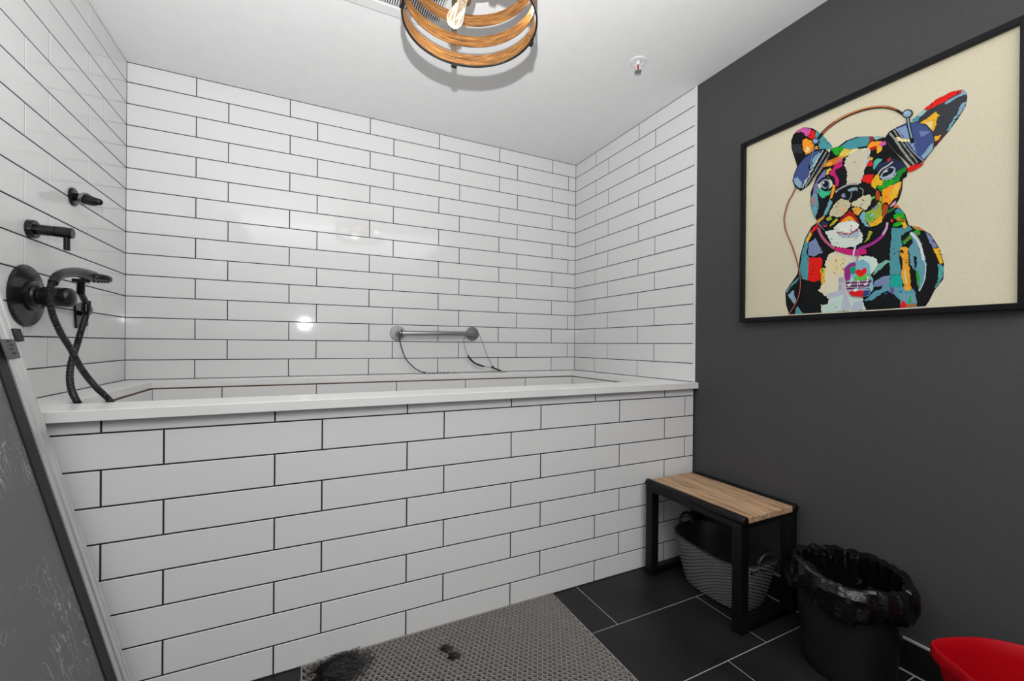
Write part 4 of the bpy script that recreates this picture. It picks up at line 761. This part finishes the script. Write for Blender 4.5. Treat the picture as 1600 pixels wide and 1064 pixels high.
# ------------------------------------------------------------------ woven basket under the bench
bk=thing('woven_basket','dark woven plastic basket with loop handles standing under the bench','basket',(2.452,-1.405,0))
cx,cy=2.462,-1.412; NS=132; NR=28
def bshape(t,hx,hy,e=3.2):
    c,s_=math.cos(t),math.sin(t); k=(abs(c/hx)**e+abs(s_/hy)**e)**(-1/e); return k*c,k*s_
def rimz(t): return .213+.012*abs(math.sin(t))**6+.008*math.sin(t)
def brow(f,inset,wv):
    out=[]
    for i in range(NS):
        t=2*PI*i/NS; g=f**.75; x,y=bshape(t,.092+.048*g-inset,.145+.055*g-inset)
        z=.006+(rimz(t)-.006)*f; k=1+wv(i)/math.hypot(x,y); out.append((cx+x*k,cy+y*k,z))
    return out
bm=BM(); rows=[]
SUB=4
for r in range(NR*SUB+1):
    f=r/(NR*SUB); ri=r//SUB; ph=(r%SUB)/SUB
    amp=.0034*math.sin(PI*ph)
    rows.append([bm.verts.new(q) for q in brow(f,0,lambda i:amp*(1.0+.8*math.cos(2*PI*(i/4+.5*(ri%2)))))])
inn=[[bm.verts.new(q) for q in brow(f,.005,lambda i:0)] for f in (1,.75,.5,.25,.03)]
def strip(A,B):
    n=len(A)
    for i in range(n):
        j=(i+1)%n; bm.faces.new((A[i],A[j],B[j],B[i]))
for A,B in zip(rows,rows[1:]): strip(A,B)
strip(rows[-1],inn[0])
k0=len(bm.faces)
for A,B in zip(inn,inn[1:]): strip(A,B)
bm.faces.ensure_lookup_table()
for f in bm.faces[k0:]: f.material_index=1
bm.faces.new(rows[0][::-1]); bm.faces.new(inn[-1])
obj('body',bm,[M_basket,M_basketin],bk,smooth=50)
bm=BM(); P=[Vector((x,y,z+.001)) for x,y,z in brow(1,.0025,lambda i:0)]; tube(bm,P,.0048,8,closed=True); obj('rim',bm,M_basketin,bk)
for sy,zc_ in ((1,.246),(-1,.222)):
    yb_=cy+sy*.196
    bm=BM(); P=[Vector((cx-.004+.040*math.cos(2*PI*k/32),yb_+sy*.004*math.sin(2*PI*k/32),zc_+.034*math.sin(2*PI*k/32))) for k in range(32)]
    tube(bm,P,.0062,10,closed=True)
    for s_ in (-1,1): tube(bm,spline([(cx-.004+s_*.037,yb_,zc_-.012),(cx-.004+s_*.052,yb_-sy*.001,zc_-.022),(cx-.004+s_*.078,yb_-sy*.003,zc_-.026)],4),.0058,10)
    obj('handle',bm,M_basketin,bk)

# ------------------------------------------------------------------ bin with its bag
bc=Vector((2.462,-1.893,0))
bi=thing('waste_bin','round black plastic waste bin with a bag folded over its rim','bin',bc)
bm=BM(); lathe(bm,[(.118,.0005),(.122,.004),(.128,.02),(.150,.318),(.156,.322),(.156,.332),(.150,.333),(.146,.318),(.125,.022),(0,.02)],56,Matrix.Translation(bc),caps=False)
bm.faces.new([x for x in bm.verts if abs(x.co.z-.0005)<1e-5][::-1]); obj('body',bm,M_bin,bi,smooth=40)
bg=bm=BM(); NS=144
prof=[(.166,.245),(.170,.262),(.171,.29),(.170,.315),(.165,.337),(.158,.343),(.148,.337),(.143,.31),(.137,.26),(.131,.20),(.124,.13),(.117,.07),(.09,.045),(.0,.038)]
rings=[]
for k,(r,z) in enumerate(prof):
    if r==0: rings.append([bm.verts.new((bc.x,bc.y,z))]); continue
    ring=[]
    for i in range(NS):
        t=2*PI*i/NS; n1=noise.noise(Vector((math.cos(t)*3.2,math.sin(t)*3.2,z*7))); n2=noise.noise(Vector((math.cos(t)*10,math.sin(t)*10,z*16+5)))
        vd=noise.voronoi(Vector((bc.x+r*math.cos(t),bc.y+r*math.sin(t),z*1.3))*19)[0]; fold=vd[0]*2-.7
        out=k<4
        rr=r+(max(-.006,.015*n1+.004*n2+.010*fold) if out else (.003*n1+.003*n2 if k<6 else -abs(.018*n1+.012*n2+.010*fold)))
        if out: rr=max(rr,.1635)
        zz=z
        if k==0: zz=z+.045*noise.noise(Vector((math.cos(t)*1.4+3,math.sin(t)*1.4,2)))+.010*n2
        elif k==1: zz=z+.03*noise.noise(Vector((math.cos(t)*1.4+3,math.sin(t)*1.4,2)))+.006*n2
        elif 4<=k<=6: zz=z+.008*n1+.005*n2+(.018*max(0,math.cos(t-2.5))**6)
        # keep the film off the wall and the bench
        x=bc.x+rr*math.cos(t); y=bc.y+rr*math.sin(t)
        x=min(x,W-.003)
        ring.append(bm.verts.new((x,y,zz)))
    rings.append(ring)
for A,B in zip(rings,rings[1:]):
    for i in range(NS):
        j=(i+1)%NS
        if len(B)==1: bm.faces.new((A[i],A[j],B[0]))
        else: bm.faces.new((A[i],A[j],B[j],B[i]))
bmesh.ops.subdivide_edges(bm,edges=bm.edges[:],cuts=1,use_grid_fill=True)
for v_ in bm.verts:
    c=v_.co; d=Vector((c.x-bc.x,c.y-bc.y,0))
    if d.length>.02: d.normalize(); v_.co=c+d*(noise.voronoi(c*42)[0][0]*.0045*(1 if c.z>.24 and (c.xy-bc.xy).length>.159 else -1))
    v_.co.x=min(v_.co.x,W-.002)
tag(obj('bin_bag',bm,M_bag,smooth=28),'crinkled glossy black bag lining the waste bin','bin bag')

# ------------------------------------------------------------------ red bucket
rb=thing('red_bucket','bright red plastic bucket on the floor in front of the black bin','bucket',(2.41,-2.335,0))
OUTL=[(2.350,-2.150),(2.480,-2.187),(2.557,-2.255),(2.592,-2.345),(2.572,-2.435),(2.50,-2.495),(2.40,-2.50),(2.31,-2.45),(2.262,-2.36),(2.268,-2.262),(2.296,-2.215)]
c0=Vector((2.41,-2.335,0))
P=[Vector((x,y,0)) for x,y in OUTL]; n=len(P); pl=[]
for i in range(n):
    a,b,c,d=P[i-1],P[i],P[(i+1)%n],P[(i+2)%n]
    for k in range(8):
        t=k/8; pl.append(.5*((2*b)+(c-a)*t+(2*a-5*b+4*c-d)*t*t+(3*b-a-3*c+d)*t**3))
def bring(s_,z,dz=0,out=0):
    r=[]
    for q in pl:
        v_=q-c0; m=v_.length; f=.155/m
        w=(1-s_)*1.0
        rad=m*s_ if s_>=.98 else (m*(1-.0)*s_*(1-.35*(1-s_)) )
        tip=max(0,(m-.16)/.05)
        r.append(bm.verts.new(c0+v_.normalized()*(rad+out)+Vector((0,0,z+dz*tip))))
    return r
bm=BM(); zr=.278
RG=[bring(.70,.001),bring(.72,.006),bring(.955,zr-.046),bring(.958,zr-.037),bring(1.012,zr-.035,.004),bring(1.024,zr-.029,.004),bring(1.024,zr-.007,.004),bring(1.012,zr,.004),bring(.985,zr,.004),bring(.968,zr-.007,.002),bring(.945,zr-.034),bring(.70,.012)]
for A,B in zip(RG,RG[1:]): strip(A,B)
bm.faces.new(RG[0][::-1]); bm.faces.new(RG[-1]); obj('body',bm,M_red,rb,smooth=45)

# ------------------------------------------------------------------ drainage mat (openwork vinyl)
mx0,mx1,my1,my0=.790,1.764,YF-.006,-1.92; px,pyy=.0190,.0162
bm=BM(); hgt=.011; ww=.0013
def bar2(a,b,z0,z1,w=ww):
    a,b=Vector((*a,0)),Vector((*b,0)); d=(b-a); n_=Vector((-d.y,d.x,0)).normalized()*w
    vs=[bm.verts.new(q+Vector((0,0,z))) for z in (z0,z1) for q in (a-n_,b-n_,b+n_,a+n_)]
    for f in ((4,5,6,7),(0,1,5,4),(1,2,6,5),(2,3,7,6),(3,0,4,7)): bm.faces.new([vs[i] for i in f])
ny=int((my1-my0)/pyy); nx=int((mx1-mx0)/px)
for r in range(ny+1):
    y=my1-.003-r*pyy
    for i in range(nx):
        x=mx0+i*px+(px/2 if r%2 else 0); xe=min(x+px,mx1); xm=min(x+px/2,mx1)
        h_=hgt-.0012*random.random()
        bar2((x,y),(xm,y-pyy*.55),.001,h_)
        if xe>xm: bar2((xm,y-pyy*.55),(xe,y),.001,h_)
        bar2((xm,y-pyy*.55),(xm,max(y-pyy*1.0,my0)),.001,h_-.001,ww*.8)
for a,b in (((mx0,my1),(mx1,my1)),((mx0,my0),(mx0,my1)),((mx1,my0),(mx1,my1))): bar2(a,b,.001,hgt-.002,.002)
tag(obj('drainage_mat',bm,M_mat,smooth=0),'grey openwork vinyl drainage mat on the dark floor along the tub','mat')
def hair(loc,rx,ry,n,ln,label,grp='hair tufts on the mat'):
    bm=BM(); c=Vector(loc)
    for k in range(n):
        a=random.uniform(0,2*PI); r=math.sqrt(random.random()); p0=c+Vector((rx*r*math.cos(a),ry*r*math.sin(a),hgt+.0022+random.random()*.004))
        d=Vector((math.cos(a*1.7+k),math.sin(a*1.3+k*2),0)).normalized(); cv=random.uniform(-9,9); q=[p0]; th=math.atan2(d.y,d.x); l_=ln*random.uniform(.5,1.2)/5
        for i in range(5):
            th+=cv*.04*random.uniform(.5,1.5); q.append(q[-1]+Vector((math.cos(th)*l_,math.sin(th)*l_,random.uniform(-.0008,.0008))))
        for v_ in q: v_.z=max(v_.z,hgt+.0012); v_.y=min(v_.y,YF-.006)
        tube(bm,q,.0007,3,caps=False)
    o=tag(obj('hair_tuft',bm,M_hair,smooth=0),label,'hair',grp); o['kind']='stuff'; return o
hair((.908,-1.186,0),.062,.042,900,.06,'large black tuft of dog hair at the left end of the mat')
hair((1.247,-1.247,0),.012,.008,110,.02,'small black hair tuft on the middle of the mat, nearer the tub')
hair((1.262,-1.292,0),.014,.009,110,.02,'small black hair tuft on the middle of the mat, farther from the tub')

# ------------------------------------------------------------------ lights and camera
def light(name,kind,loc,tgt,energy,color,**k):
    d=bpy.data.lights.new(name,kind); d.energy=energy; d.color=color
    for a,b in k.items(): setattr(d,a,b)
    o=bpy.data.objects.new(name,d); COL.objects.link(o); o.location=loc
    o.rotation_euler=(Vector(tgt)-Vector(loc)).to_track_quat('-Z','Y').to_euler(); return o
# the photographer's flash just above the camera
light('camera_flash','SPOT',(.782,-2.71,1.30),(0.88,-1.84,2.76),218,(1,1,1),spot_size=math.radians(142),spot_blend=1.0,shadow_soft_size=.010)
# added fill light under the unseen ceiling behind the camera, not a known fitting
light('room_fill_light','AREA',(1.3,-3.4,2.44),(1.3,-3.4,0),38,(1,1,1),shape='RECTANGLE',size=2.3,size_y=1.5)
w=bpy.data.worlds.new('room_air'); SC.world=w; w.use_nodes=True; w.node_tree.nodes['Background'].inputs[0].default_value=(.5,.5,.5,1); w.node_tree.nodes['Background'].inputs[1].default_value=.3

cam=bpy.data.cameras.new('camera'); cam.sensor_width=36; cam.lens=661.06/1600*36; cam.shift_y=7.19/1600; cam.shift_x=.15/1600; cam.clip_start=.02
co=bpy.data.objects.new('camera',cam); COL.objects.link(co); SC.camera=co
yw,pt_,ro=.45236,-.00164,.00827
fwd=Vector((math.sin(yw)*math.cos(pt_),math.cos(yw)*math.cos(pt_),math.sin(pt_))); rt=Vector((math.cos(yw),-math.sin(yw),0)); up=rt.cross(fwd)
r2=rt*math.cos(ro)+up*math.sin(ro); u2=up*math.cos(ro)-rt*math.sin(ro)
Mc=Matrix((r2,u2,-fwd)).transposed().to_4x4(); Mc.translation=Vector((.79684,-2.68584,1.08844)); co.matrix_world=Mc
vs=SC.view_settings; vs.view_transform='Standard'; vs.look='None'; vs.gamma=1; vs.exposure=0.1
try: vs.use_curve_mapping=False
except Exception: pass
